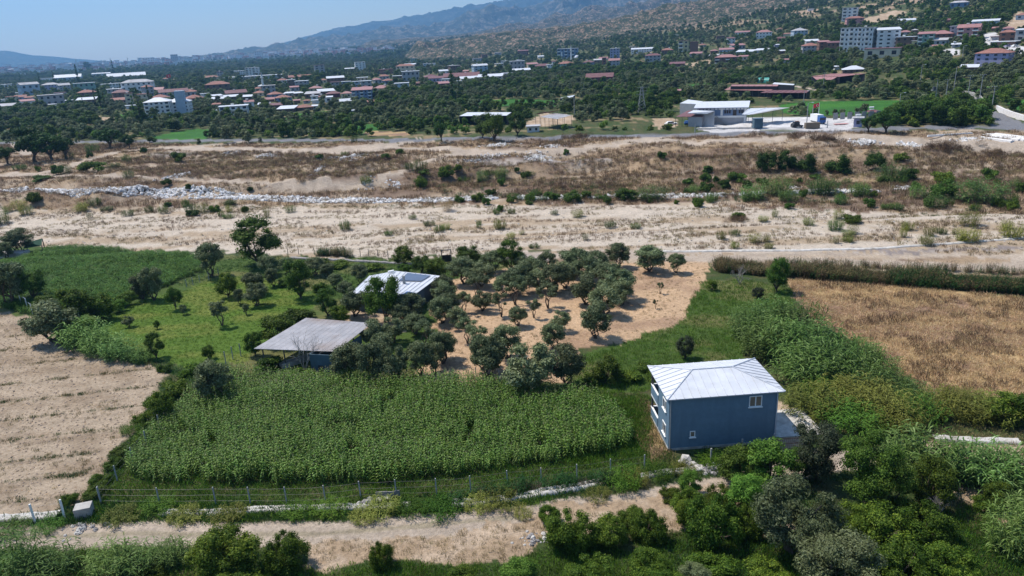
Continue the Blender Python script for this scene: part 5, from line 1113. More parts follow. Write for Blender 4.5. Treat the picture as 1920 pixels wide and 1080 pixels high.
baretree('bare_tree', 'tangle of dead grey branches at the lower right between dark trees', 1760, 965, 2.2, 12, nst=7)
baretree('bare_tree', 'greyish bare tree among the red roofs on the hillside', 1318, 113, 7, 15)

NT = {}
def zonetree(x, y):
    if y > 880: return 'along the bottom track' if x < 1240 else 'in the lower right thicket'
    if y > 765 and x > 1240: return 'near the blue house'
    if x < 340 and y > 480: return 'beside the ploughed field'
    if 238 < y < 330: return 'on the waste ground' 
    if y <= 238: return 'across the road'
    if y < 470: return 'in the river bed '+('left' if x < 640 else 'centre' if x < 1280 else 'right')
    if x < 470: return 'around the bright meadow'
    if x < 800 and y < 545: return 'in the cottage garden'
    if x < 840: return 'around the cottage and shelter'
    if y < 545: return 'at the back of the grove'
    if x < 1000 and y < 650: return 'left in the sandy grove'
    if x < 1240 and y < 650: return 'mid sandy grove'
    if x < 1260: return 'at the front of the grove'
    return 'right of the grove'
def plant(key, px, py, wpx, hpx=None, var=None, label=None, group=None, sink=0.0):
    if 238 < py < 470 and not (px > 1900 or py < 270): key = {'broad': 'thick', 'pine': 'thickpine' if px > 1000 else 'pine'}.get(key, key)
    if py > 800 and key+'_n' in SP: key += '_n'
    if key == 'citrus_n' and py > 950: key = 'citrus_b'
    fy = py
    if 238 < py < 470 and key in ('bush', 'scrub') and hpx: hpx *= 1.3
    if 238 < py < 470 and key == 'bush' and int(px) % 2: key = 'tuftbush'
    if SP[key][3][0][1] is None:
        q_ = G(px, py); sn = (CH-q_.z)/(q_-Vector((0, 0, CH))).length; py = py-wpx*.5*sn*.8
        if hpx: hpx = max(hpx-wpx*.5*sn*.7, hpx*.45)/math.sqrt(1-sn*sn)
    if 490 < py < 800 and key == 'olive': wpx *= 1.22; hpx = hpx and hpx*1.1
    kind, base, cat, L, R, Hh = SP[key]; p = G(px, py); s = ppm(p); sc1 = wpx/s/(2*R*1.02); sz = sc1 if hpx is None else max((hpx/s)/(Hh*.95+.3), sc1*.55)
    sz = min(sz, sc1*1.6); v = random.randrange(len(L)) if var is None else var; cm, tm = L[v]; z = hz(p.x, p.y)-sink
    rz = random.uniform(0, 6.28); sc3 = (sc1*random.uniform(.95, 1.05), sc1*random.uniform(.95, 1.05), sz)
    o = thing(kind, None, cat, (p.x, p.y, z), rz); o.scale = sc3
    link('crown' if tm is not None else 'foliage', cm, o)
    if tm is not None: link('trunk', tm, o)
    if label: tag(o, label, cat, group)
    else: later(o, f"{base} {zonetree(px, fy)}", px, cat, group)
    return o
TREES = """
citrus 1290 962 72 60|citrus 1345 955 76 62|bush 1255 945 46 34|citrus 1185 985 60 50|bush 1400 945 60 44
olive 1027 507 37 32|olive 1078 517 56 48|olive 1159 502 48 42|olive 1217 509 60 44|olive 1268 512 34 33|thinolive 1238 551 15 28|thinolive 1229 579 12 27|olive 1099 571 58 52|olive 1156 560 64 56|olive 1167 572 44 42|olive 1134 592 58 52|olive 1117 634 60 62
olive 1051 621 34 38|olive 1039 653 52 44|thinolive 967 572 54 56|thinolive 1028 578 54 48|thinolive 1001 596 32 38|thinolive 940 594 38 48|thinolive 870 589 42 42|thinolive 895 563 60 56|olive 970 552 58 50|olive 1042 549 56 50|olive 971 612 38 34|thinolive 895 652 48 46
thinolive 877 644 48 50|olive 831 682 52 58|olive 917 706 66 76|olive 953 672 58 60|olive 992 737 104 92|olive 1062 722 66 70|broad 959 509 66 60|broad 881 498 60 40|olive 870 532 60 46|olive 925 512 48 38|olive 903 537 52 42|olive 835 560 46 42|olive 842 592 46 40|olive 905 583 44 36
olive 1000 530 52 42|olive 1060 540 52 44|olive 1105 530 56 48|olive 1010 548 50 40|olive 945 556 44 36|olive 985 513 40 32|olive 1120 513 46 38|olive 1140 545 56 48
broad 487 497 100 84|olive 504 516 32 34|olive 513 537 27 30|olive 477 552 40 37|olive 482 573 40 40|olive 450 571 18 26|broad 564 560 64 72|olive 592 516 38 30|bush 602 552 34 30|olive 630 541 27 25|olive 676 531 34 32|broad 615 592 50 50|bush 560 606 62 34|citrus 523 645 84 56
citrus 480 668 42 46|olive 666 593 52 50|broad 722 604 80 96|olive 770 602 60 48|olive 830 606 50 46|olive 780 627 44 36|olive 738 642 48 46|olive 703 652 48 48|olive 655 710 58 62|olive 700 718 60 68|olive 742 716 56 66|olive 790 706 52 62|olive 815 701 50 55|olive 835 675 46 44|thinolive 797 647 52 48
olive 905 692 52 60|citrus 757 497 48 38|broad 790 512 42 36|citrus 816 522 54 40|olive 832 566 46 36|bush 500 702 58 38|bush 570 716 52 28|olive 755 612 46 40|olive 860 615 44 38|olive 720 672 50 44|broad 700 560 44 40|citrus 640 610 46 40|olive 650 558 30 28|bush 545 540 44 24|citrus 690 545 30 24
citrus 560 520 30 26|bush 640 505 46 20|bush 700 512 46 20|citrus 760 520 34 26|bush 600 500 40 18|olive 540 512 30 26|olive 615 520 28 24
olive 37 473 56 36|olive 12 487 34 28|olive 398 519 47 54|olive 268 561 30 40|olive 290 563 36 54|bright 331 580 32 44|citrus 428 557 46 46|thinolive 417 610 46 46|citrus 295 617 12 30|olive 242 613 18 18|broad 294 671 36 44|citrus 391 673 28 26|olive 20 572 60 62|broad 62 562 58 52|bright 85 577 44 26
citrus 140 610 74 62|citrus 190 600 56 46|bright 195 597 44 28|bright 240 573 40 26|citrus 262 556 30 24|olive 100 640 78 58|olive 408 750 66 66|citrus 308 792 50 56|bush 270 802 44 34|bush 335 745 56 40|bush 360 712 50 36|citrus 165 640 50 40|bright 225 585 34 22|olive 345 590 14 16|olive 462 590 12 18
bush 300 770 50 36|bush 330 800 34 26|bush 270 835 44 26|bush 230 862 50 28|bush 215 885 44 26|bush 190 915 44 28|bush 180 940 50 28|bush 130 950 30 26|bush 310 700 30 20|weedbush 250 815 40 20|weedbush 365 735 44 28
citrus 425 1068 128 104|citrus 541 1064 88 94|citrus 718 1062 54 68|citrus 1070 1024 100 100|citrus 1140 1018 84 74|citrus 1213 1012 74 84|citrus 1110 1092 100 66|citrus 1215 1080 90 64|bush 870 1100 64 34|bright 975 1095 80 46|citrus 440 1108 110 40|bush 280 1100 70 30|citrus 1030 980 50 46
bright 1440 914 110 84|bright 1385 905 84 66|citrus 1335 1014 112 124|dusty 1530 898 112 110|broad 1622 945 116 130|citrus 1745 945 92 80|olive 1490 1040 160 150|olive 1572 1130 160 118|olive 1300 1098 64 40|citrus 1660 1015 120 90|citrus 1735 1010 100 84|citrus 1592 1000 80 74|citrus 1692 1090 116 90
citrus 1775 1088 98 80|citrus 1240 1100 84 50|citrus 1410 1000 70 80|bright 1395 960 80 70|citrus 1560 1030 70 60|broad 1660 960 90 100|citrus 1870 950 50 40|bush 1850 965 50 34|bush 1330 1095 90 50|bush 1440 1100 80 40|citrus 1600 1065 90 70|broad 1500 900 60 60|citrus 1290 985 60 70|bright 1295 925 50 46
broad 1456 547 50 62|citrus 1335 545 22 20|dusty 1284 672 40 44|citrus 1135 716 70 52|bush 1175 722 60 34|bush 1225 722 50 28|bush 1110 725 46 30|dusty 1420 560 26 22|bush 1560 648 40 26|bush 1460 600 30 24|citrus 1880 790 70 50|bush 1210 700 44 24|citrus 1925 800 60 60
pine 66 304 62 52|pine 98 302 60 44|pine 125 299 44 36|pine 15 307 36 26|pine 208 277 46 32|pine 243 278 26 22|pine 828 266 32 36|broad 926 264 50 54|broad 970 254 42 40|broad 905 258 34 34|pine 1628 248 32 26|pine 1660 251 52 38|pine 1437 324 48 50|pine 1475 321 44 46|pine 1510 326 42 44|pine 1570 329 50 44|pine 1640 321 42 42
scrub 110 326 24 18|scrub 175 323 46 20|scrub 80 341 36 10|scrub 338 304 30 18|bush 68 381 28 20|bush 177 387 24 16|bush 3 421 30 26|scrub 312 348 20 12|scrub 352 356 14 12|scrub 468 359 12 10|scrub 313 388 16 10|bush 402 399 22 15|bush 460 399 16 15|scrub 362 406 28 14|scrub 268 287 14 12
bush 787 323 32 26|bush 838 337 32 28|bush 792 354 32 24|reed 905 342 22 28|reed 941 338 24 28|bush 858 321 18 14|scrub 723 299 22 12|broad 897 379 32 22|broad 1073 381 40 28|broad 1173 379 48 32|reed 1223 379 50 36|bush 938 397 18 14|bush 993 380 24 18|broad 1030 374 28 18|scrub 1062 291 14 12|scrub 1242 299 20 16
bush 823 437 22 16|bush 647 433 24 22|strawreed 838 398 26 30|dryreed 938 431 26 24|reed 1670 342 46 36|reed 1455 369 50 40|reed 1542 368 50 36|reed 1412 378 42 34|scrub 1383 344 36 22|scrub 1324 326 24 18|scrub 1293 349 26 16|scrub 1325 343 22 16|scrub 1357 356 26 22|scrub 1325 362 32 24|bush 1333 379 28 20|bush 1310 390 24 20
broad 1768 373 46 38|reed 1833 386 76 48|reed 1755 392 32 28|reed 1610 370 34 28|scrub 1857 338 28 20|reed 1718 374 26 28|bush 1638 372 16 18|reed 1575 384 20 22|bush 1900 398 22 22|dryreed 1820 427 36 30|dryreed 1813 456 36 28|dryreed 1900 448 40 24|dryreed 1702 433 22 18|reed 1567 434 26 24|bush 1600 421 44 18
dryreed 1735 462 26 22|dryreed 1378 467 16 16|dryreed 1441 468 18 14|scrub 1380 414 32 18|bush 1700 340 40 22|bush 1770 345 44 22|bush 1885 392 36 20|bush 1690 305 26 16|broad 1100 375 30 22|broad 1040 378 26 20|scrub 960 380 24 16|scrub 1130 378 20 14|scrub 750 290 20 12|scrub 600 300 18 12|reed 1480 380 34 26
reed 32 1100 78 92|reed 100 1095 70 66|reed 215 1090 70 66|reed 258 1085 66 60|reed 322 1068 60 48|reed 1720 912 112 92|reed 1800 915 90 74|reed 1860 925 96 80|reed 1915 930 80 76|reed 1900 1055 76 112|reed 1925 1010 60 90|reed 160 657 70 58|reed 195 668 60 46|reed 232 678 60 44|reed 265 682 36 30|reed 130 640 46 40
reed 1410 640 76 70|reed 1450 625 80 70|reed 1500 640 84 74|reed 1430 680 84 80|reed 1480 690 92 86|reed 1530 680 88 78|reed 1500 730 92 84|reed 1550 725 88 80|reed 1590 700 80 70|reed 1600 735 80 66|reed 1640 715 66 58|reed 1660 750 70 54|reed 1700 765 64 50|reed 1455 665 80 70|reed 1620 680 50 44
tamarisk 1520 790 96 62|tamarisk 1570 775 96 60|tamarisk 1620 780 100 66|tamarisk 1660 795 90 60|tamarisk 1590 815 100 60|tamarisk 1680 815 84 54|tamarisk 1720 800 80 56|tamarisk 1770 790 84 52|tamarisk 1820 795 88 50|tamarisk 1870 800 90 52|tamarisk 1540 760 70 50|tamarisk 1640 820 60 40|tamarisk 1800 770 60 36
weedbush 1170 928 72 50|weedbush 715 978 70 40|weedbush 770 975 64 34|weedbush 830 978 80 38|weedbush 935 962 80 36|weedbush 900 965 60 30|weedbush 1235 905 60 34|weedbush 1190 915 50 34|weedbush 300 965 60 26|weedbush 230 985 60 22|weedbush 350 985 60 20|weedbush 430 983 60 20|weedbush 560 975 60 26|weedbush 620 975 66 28
weedbush 20 1010 60 26|weedbush 90 1000 50 20|weedbush 1120 945 50 26|weedbush 1340 880 60 30|weedbush 1280 895 50 26|weedbush 980 975 40 22|weedbush 680 985 50 26
"""
for row in TREES.replace('|', '\n').split('\n'):
    q = row.split()
    if len(q) == 5: plant(q[0], float(q[1]), float(q[2]), float(q[3]), float(q[4]))
RR_ = random.Random(3)
for (x0, x1, y0, y1, n, ks) in ((1280, 1920, 338, 396, 46, ['tuftbush', 'reed', 'thick', 'tuftbush', 'scrub']), (860, 1280, 366, 386, 18, ['tuftbush', 'scrub', 'thick']), (760, 1000, 315, 352, 12, ['tuftbush', 'scrub']), (0, 640, 385, 412, 20, ['tuftbush', 'dryreed', 'tuftbush']), (1280, 1920, 405, 470, 18, ['tuftbush', 'dryreed', 'dryreed']), (640, 1280, 400, 470, 16, ['tuftbush', 'dryreed']), (0, 700, 262, 350, 14, ['scrub', 'tuftbush'])):
    for i in range(n): plant(RR_.choice(ks), RR_.uniform(x0, x1), RR_.uniform(y0, y1), RR_.uniform(11, 26), RR_.uniform(11, 23))
# distinct tall trees beyond the road
for q in [('cypress', 193, 214, 14, 40), ('cypress', 183, 210, 10, 34), ('cypress', 200, 213, 10, 32), ('cypress', 160, 211, 9, 26), ('cypress', 104, 162, 9, 24), ('cypress', 148, 158, 8, 30), ('cypress', 76, 160, 8, 18), ('cypress', 282, 199, 10, 34), ('cypress', 380, 158, 8, 18), ('cypress', 615, 146, 7, 16), ('cypress', 628, 146, 7, 14), ('cypress', 214, 140, 7, 22), ('cypress', 231, 168, 7, 14), ('cypress', 850, 196, 18, 60), ('cypress', 862, 190, 14, 40), ('cypress', 40, 155, 6, 14)]:
    plant(*q)
plant('poplar', 268, 236, 26, 58); plant('poplar', 255, 226, 18, 48)
plant('pine', 165, 134, 14, 14, label='lone round dark tree before the far town on the left'); plant('pine', 254, 180, 18, 14)
# ---------------------------------------------------------------- instanced ground cover and far woods (nobody could count them)
def scatter(name, protos, X, Y, S, kind='stuff', zoff=0, tilt=.0, idx=None, sz=None):
    n = len(X); Z = H(X, Y)+zoff; me = bpy.data.meshes.new(name); me.vertices.add(n); me.vertices.foreach_set('co', np.stack([X, Y, Z], 1).astype(np.float32).ravel())
    a = me.attributes.new('rot', 'FLOAT_VECTOR', 'POINT'); R_ = np.stack([rs.randn(n)*tilt, rs.randn(n)*tilt, rs.rand(n)*6.283], 1); a.data.foreach_set('vector', R_.astype(np.float32).ravel())
    a = me.attributes.new('scl', 'FLOAT_VECTOR', 'POINT'); sz = S if sz is None else sz; a.data.foreach_set('vector', np.stack([S, S, sz], 1).astype(np.float32).ravel())
    a = me.attributes.new('idx', 'INT', 'POINT'); a.data.foreach_set('value', (rs.randint(0, len(protos), n) if idx is None else idx).astype(np.int32))
    o = link(name, me); tag(o, kind=kind)
    ng = bpy.data.node_groups.new(name, 'GeometryNodeTree'); ng.interface.new_socket('Geometry', in_out='INPUT', socket_type='NodeSocketGeometry'); ng.interface.new_socket('Geometry', in_out='OUTPUT', socket_type='NodeSocketGeometry')
    N, Lk = ng.nodes, ng.links; gi = N.new('NodeGroupInput'); go = N.new('NodeGroupOutput'); ip = N.new('GeometryNodeInstanceOnPoints'); jn = N.new('GeometryNodeJoinGeometry')
    for pm in reversed(protos):
        po = PROTO.get(pm.name) or PROTO.setdefault(pm.name, bpy.data.objects.new('source_'+pm.name, pm))
        oi = N.new('GeometryNodeObjectInfo'); oi.inputs['Object'].default_value = po; oi.inputs['As Instance'].default_value = True; Lk.new(oi.outputs['Geometry'], jn.inputs[0])
    Lk.new(gi.outputs[0], ip.inputs['Points']); Lk.new(jn.outputs[0], ip.inputs['Instance']); ip.inputs['Pick Instance'].default_value = True
    for nm, ty, so_ in (('rot', 'FLOAT_VECTOR', 'Rotation'), ('scl', 'FLOAT_VECTOR', 'Scale'), ('idx', 'INT', 'Instance Index')):
        na = N.new('GeometryNodeInputNamedAttribute'); na.data_type = ty; na.inputs['Name'].default_value = nm; Lk.new(na.outputs[0], ip.inputs[so_])
    Lk.new(ip.outputs[0], go.inputs[0]); md = o.modifiers.new('scatter', 'NODES'); md.node_group = ng
    return o
PROTO = {}
def jointree(name, cm, tm_col, *a, **k):
    me, C = make_crown(name, cm, *a, **k); return me
def tuft(name, seed, n, R, h, wd, m, curl=.5):
    rg = np.random.RandomState(seed); V = []; Q = []; val = []
    for i in range(n):
        a = rg.rand()*6.283; q = R*math.sqrt(rg.rand()); an = rg.rand()*6.283; d = np.array([math.cos(an)*curl*rg.rand(), math.sin(an)*curl*rg.rand(), 1.0]); d /= np.linalg.norm(d); o = len(V); V += strap(rg, [q*math.cos(a), q*math.sin(a), 0], d, h*rg.uniform(.5, 1.15), wd, rg.uniform(0, curl), 2)
        for k in range(2): Q.append((o+2*k, o+2*k+1, o+2*k+3, o+2*k+2)); val.append(rg.rand())
    return npmesh(name, np.array(V), np.array(Q), m, np.array(val))
def maize(name, seed, m, h=2.1, nt=4):
    rg = np.random.RandomState(seed); V = []; Q = []; val = []; mi = []
    V += [np.array(p) for p in ((-.02, 0, 0), (.02, 0, 0), (.012, 0, h), (-.012, 0, h))]; Q.append((0, 1, 2, 3)); val.append(.4); mi.append(0)
    an = rg.rand()*6.28
    for k in range(10):
        t = .2+.75*k/10; an += math.pi+rg.randn()*.35; d = np.array([math.cos(an), math.sin(an), rg.uniform(.35, 1.0)]); d /= np.linalg.norm(d); o = len(V); V += strap(rg, [0, 0, h*t], d, rg.uniform(.7, 1.0)*(1.1-.3*t), .13, rg.uniform(.6, 1.1), 4)
        for i in range(4): Q.append((o+2*i, o+2*i+1, o+2*i+3, o+2*i+2)); val.append(rg.rand()); mi.append(0)
    for k in range(nt):
        an = rg.rand()*6.28; d = np.array([math.cos(an)*.35, math.sin(an)*.35, 1]); o = len(V); V += strap(rg, [0, 0, h*.98], d, .34, .045, .2, 1); Q.append((o, o+1, o+3, o+2)); val.append(rg.rand()); mi.append(1)
    return npmesh(name, np.array(V), np.array(Q), [m, M['tassel']], np.array(val), np.array(mi))
def rockm(name, seed, m):
    rg = np.random.RandomState(seed); mb = MB(); nu, nv_ = 6, 4; g = []
    for i in range(nv_+1):
        for j in range(nu): th = math.pi*i/nv_; ph = 2*math.pi*j/nu+.3*i; q = rg.uniform(.34, .56); g.append((q*math.sin(th)*math.cos(ph), q*math.sin(th)*math.sin(ph), q*math.cos(th)*.75))
    mb.v = g
    for i in range(nv_):
        for j in range(nu): mb.f.append((i*nu+j, (i+1)*nu+j, (i+1)*nu+(j+1) % nu, i*nu+(j+1) % nu)); mb.mi.append(0)
    return mb.mesh(name, m)
def grid(pts, step, jit=.5):
    P = pxpoly(pts); x0, y0 = P.min(0); x1, y1 = P.max(0); X, Y = np.meshgrid(np.arange(x0, x1, step), np.arange(y0, y1, step)); X = X.ravel()+(rs.rand(X.size)-.5)*step*2*jit; Y = Y.ravel()+(rs.rand(Y.size)-.5)*step*2*jit
    k = inside(X+(fbm(X/1.7, Y/1.7, 71)-.5)*1.8, Y+(fbm(X/1.7, Y/1.7, 73)-.5)*1.8, P); return X[k], Y[k]
# maize field
mz = [maize('maize_plant_a', 1, M['corn']), maize('maize_plant_b', 2, M['corn']), maize('maize_plant_c', 3, M['corn'], 1.9), maize('maize_plant_d', 4, M['corn'], 2.3)]
mzt = [maize('tasselled_maize_a', 5, M['corn'], 2.0, 14), maize('tasselled_maize_b', 6, M['corn'], 2.1, 14)]
X, Y = grid([(425, 706), (560, 712), (740, 716), (900, 724), (1000, 732), (1060, 736), (1110, 752), (1160, 780), (1182, 805), (1178, 842), (1070, 864), (900, 885), (740, 905), (560, 908), (400, 908), (285, 905), (240, 888), (262, 848), (300, 800), (345, 755), (400, 715)], .45, .45)
e = fbm(X/7, Y/5, 201); kk = (fbm(X/2.5, Y/2.0, 203) > .29)
X, Y, e = X[kk], Y[kk], e[kk]; tas = fbm(X/5, Y/5, 207)+np.clip((Y-78)/22, -.25, .3); scatter('maize_crop', mz+mzt, X, Y, idx=np.where(tas+rs.randn(len(X))*.06 > .58, 4+rs.randint(0, 2, len(X)), rs.randint(0, 4, len(X))), S= .75+.28*e+.1*rs.rand(len(X)), sz=.50+.72*e+.2*rs.rand(len(X)), tilt=.07)
MZ = 12
# field crop on the left
sg = [reedmesh('crop_tuft', 31, 9, .5, 1.3, .7, .09, M['sorghum'], 7, 3), reedmesh('crop_tuft_b', 32, 9, .5, 1.2, .7, .09, M['sorghum'], 7, 3)]
X, Y = grid([(-200, 522), (0, 494), (100, 466), (200, 468), (372, 480), (376, 510), (270, 554), (150, 592), (60, 590), (0, 573), (-200, 598)], .8)
scatter('green_crop', sg, X, Y, .8+.4*rs.rand(len(X)), sz=.55+.7*fbm(X/6, Y/6, 205), tilt=.1)
# grasses by region
T_ = {k_: [tuft(k_+'_tuft_a', 41, 26, .5, h_, w_, M[m_], c_), tuft(k_+'_tuft_b', 42, 26, .5, h_, w_, M[m_], c_)] for k_, h_, w_, m_, c_ in (('lush', .55, .05, 'lush', .7), ('dry', .8, .045, 'straw', 1.5), ('weed', .6, .05, 'weed', .8), ('dark', .5, .05, 'darkgreen', .7), ('brown', .8, .05, 'brownweed', .8))}
def cover(name, key, pts, step, reg=None, thr=None, s0=.7, s1=.7, seed=300, nsx=6, nsy=4, jit=.5):
    X, Y = grid(pts, step, jit)
    if reg is not None: r = region(X, Y); k = np.isin(r, reg); X, Y = X[k], Y[k]
    f = fbm(X/nsx, Y/nsy, seed)
    if thr is not None: k = f > thr; X, Y, f = X[k], Y[k], f[k]
    if len(X): return scatter(name, T_[key], X, Y, s0+s1*rs.rand(len(X)), sz=(s0+s1*rs.rand(len(X)))*(.4+f), tilt=.15)
cover('field_end_grass', 'lush', [(1040, 728), (1205, 738), (1225, 790), (1205, 860), (1060, 885), (1100, 800)], .4, None, None, .8, .7, 330)
cover('meadow_grass', 'lush', [(150, 610), (270, 560), (420, 512), (530, 525), (640, 556), (575, 600), (490, 650), (455, 690), (330, 700), (190, 645)], .62, [7], None, .45, .3, 301)
cover('lush_grass', 'lush', [(1318, 505), (1480, 518), (1500, 540), (1490, 600), (1400, 640), (1400, 740), (1060, 745), (1050, 690), (1270, 600)], .65, [14], None, .6, .8, 302)
cover('garden_grass', 'dark', [(330, 500), (440, 478), (860, 486), (960, 500), (860, 560), (820, 600), (640, 600), (560, 560), (440, 510), (340, 540)], .9, [14], None, .6, .7, 303)
cover('field_edge_weeds', 'lush', [(160, 955), (170, 900), (300, 770), (430, 700), (860, 712), (1090, 740), (1230, 745), (1262, 860), (1225, 880), (1000, 950), (600, 985), (200, 1000), (120, 975)], .5, [0, 6, 14], .22, .8, .8, 304)
cover('verge_weeds', 'dark', [(-60, 960), (170, 940), (600, 950), (1000, 915), (1250, 870), (1250, 900), (1000, 955), (600, 990), (0, 1020)], .5, [0], .25, .9, .9, 305)
cover('bank_grass', 'lush', [(-60, 1020), (400, 1040), (560, 1060), (960, 1060), (1020, 1035), (1060, 985), (1260, 975), (1500, 980), (1920, 940), (2000, 1100), (1920, 1180), (0, 1180)], .42, [0, 14], .25, .7, .7, 306, 4, 3)
cover('thicket_grass', 'dark', [(1240, 860), (1500, 820), (1920, 800), (2100, 880), (2000, 1100), (1260, 1100)], .6, [0, 14], .36, .7, .8, 307)
cover('left_verge_weeds', 'dark', [(90, 590), (140, 600), (330, 680), (450, 690), (430, 720), (310, 780), (180, 940), (210, 860), (320, 700), (130, 660)], .6, [0, 14], .3, .8, .8, 308)
cover('dry_meadow_grass', 'dry', [(1475, 520), (1700, 530), (1920, 556), (2150, 580), (2150, 830), (1920, 775), (1760, 755), (1650, 700), (1530, 610)], .55, [9], .26, .7, .8, 309, 3, 2)
cover('dry_meadow_weeds', 'brown', [(1475, 520), (1700, 530), (1920, 556), (2150, 580), (2150, 830), (1920, 775), (1760, 755), (1650, 700), (1530, 610)], .8, [9], .50, .7, .8, 310, 4, 3)
cover('grove_straw', 'dry', [(800, 530), (1010, 492), (1330, 488), (1290, 600), (1180, 650), (1095, 700), (840, 722), (780, 700)], 1.0, [8], .30, .2, .35, 311)
cover('grove_weeds', 'weed', [(800, 530), (1010, 492), (1330, 488), (1290, 600), (1180, 650), (1095, 700), (840, 722), (780, 700)], 1.1, [8], .52, .3, .5, 341)
cover('house_side_weeds', 'weed', [(1190, 735), (1235, 760), (1265, 855), (1225, 870), (1195, 830)], .45, None, None, .7, .6, 312)
cover('ploughed_weeds', 'weed', [(-60, 585), (90, 600), (310, 695), (260, 800), (170, 940), (-60, 965)], 1.0, [5], .60, .4, .5, 313, 3, 2)
X, Y = grid([(-60, 585), (90, 600), (310, 695), (260, 800), (170, 940), (-60, 965)], .62); k = region(X, Y) == 5; scatter('soil_clods', [rockm('soil_clod', 9, M['clod'])], X[k], Y[k], .10+.28*rs.rand(k.sum())**2, tilt=.5)
cover('ploughed_stubble', 'dry', [(-60, 585), (90, 600), (310, 695), (260, 800), (170, 940), (-60, 965)], .75, [5], .35, .12, .28, 321, 3, 2)
cover('river_weeds', 'weed', [(-60, 380), (640, 385), (1290, 388), (2000, 405), (2000, 492), (1500, 480), (640, 486), (0, 462)], 1.15, [1], .56, .6, 1.0, 314, 9, 3.2)
cover('river_dry_grass', 'brown', [(-60, 380), (640, 385), (1290, 388), (2000, 405), (2000, 492), (1500, 480), (640, 486), (0, 462)], 1.2, [1], .57, .5, .8, 315, 14, 3.5)
cover('waste_dry_grass', 'brown', [(-80, 270), (640, 264), (1613, 244), (2050, 236), (2050, 410), (1290, 386), (0, 386)], 1.5, [2], .40, 1.0, 1.3, 316, 16, 6)
cover('waste_straw', 'dry', [(-80, 270), (640, 264), (1613, 244), (2050, 236), (2050, 410), (1290, 386), (0, 386)], 1.9, [2], .46, .9, 1.1, 317, 22, 5)
cover('waste_weeds', 'weed', [(-80, 270), (640, 264), (1613, 244), (2050, 236), (2050, 410), (1290, 386), (0, 386)], 2.2, [2], .52, 1.0, 1.2, 318, 12, 5)
cover('channel_side_weeds', 'weed', [(1700, 795), (2000, 800), (2000, 850), (1700, 850)], .6, [0, 14], None, .6, .6, 342)
cover('patch_weeds', 'weed', [(560, 1000), (1000, 970), (1280, 920), (1500, 1000), (1000, 1060), (600, 1075)], .7, [15], .5, .4, .5, 319)
cover('far_patch_weeds', 'weed', [(1700, 820), (2000, 830), (2000, 1000), (1780, 980)], .7, None, .45, .6, .6, 320)
rowx = []; rowy = []
for y0 in (592, 612, 634, 660, 690, 723, 756, 790, 828, 869, 906, 945):
    P = pxpoly([(-60, y0+6), (330, y0-.11*330)]); n = 60; t = rs.rand(n); x = P[0, 0]+(P[1, 0]-P[0, 0])*t; y = P[0, 1]+(P[1, 1]-P[0, 1])*t+rs.randn(n)*.09; rowx.append(x); rowy.append(y)
    for c_ in rs.rand(7): m_ = rs.randint(5, 16); rowx.append(P[0, 0]+(P[1, 0]-P[0, 0])*c_+rs.randn(m_)*.55); rowy.append(P[0, 1]+(P[1, 1]-P[0, 1])*c_+rs.randn(m_)*.3)
X = np.concatenate(rowx); Y = np.concatenate(rowy); k = region(X, Y) == 5; X, Y = X[k], Y[k]; scatter('ploughed_row_weeds', T_['weed']+T_['dark']+T_['dark'], X, Y, .25+.75*rs.rand(len(X))**2, tilt=.2)
# tall dry weed hedge along the right track
def band(name, protos, line_, wd, n, s0, s1, zs=1.0):
    P = pxpoly(line_); L = np.concatenate([[0], np.cumsum(np.hypot(*np.diff(P, axis=0).T))]); s = rs.rand(n)*L[-1]; x = np.interp(s, L, P[:, 0]); y = np.interp(s, L, P[:, 1]); y = y+(rs.rand(n)-.5)*wd; x = x+(rs.rand(n)-.5)*.6
    S = s0+s1*rs.rand(n); return scatter(name, protos, x, y, S, sz=S*zs*(.5+.9*fbm(x/4, y/4, 333)), tilt=.12)
hw_ = [reedmesh('tall_dry_weed', 61, 12, .5, 1.8, .45, .05, M['weed'], 9, 2), reedmesh('tall_brown_weed', 62, 12, .5, 1.9, .45, .05, M['brownweed'], 9, 2), reedmesh('tall_green_weed', 63, 12, .5, 1.7, .5, .06, M['darkgreen'], 9, 2)]
band('dry_weed_hedge', [hw_[0], hw_[1], hw_[0], hw_[2]], [(1345, 505), (1480, 515), (1600, 524), (1750, 534), (1920, 546), (2150, 566)], 3.4, 2600, .8, .5)
band('green_weed_hedge', hw_[2:], [(1660, 529), (1780, 537), (1880, 543), (2000, 556)], 3.0, 520, .9, .6)
band('track_side_weeds', hw_, [(1350, 494), (1500, 497), (1700, 505), (1920, 514), (2100, 522)], 1.6, 320, .5, .5)
band('garden_fence_reeds', [hw_[2], hw_[0]], [(595, 478), (640, 480), (660, 482)], 1.6, 60, .8, .4)
band('thorn_hedge', [reedmesh('grey_thorn', 66, 12, .5, .8, .5, .025, M['bark'], 7, 2), hw_[2]], [(850, 938), (890, 930), (960, 922), (1040, 912), (1100, 905), (1150, 898)], 1.0, 80, .6, .5)
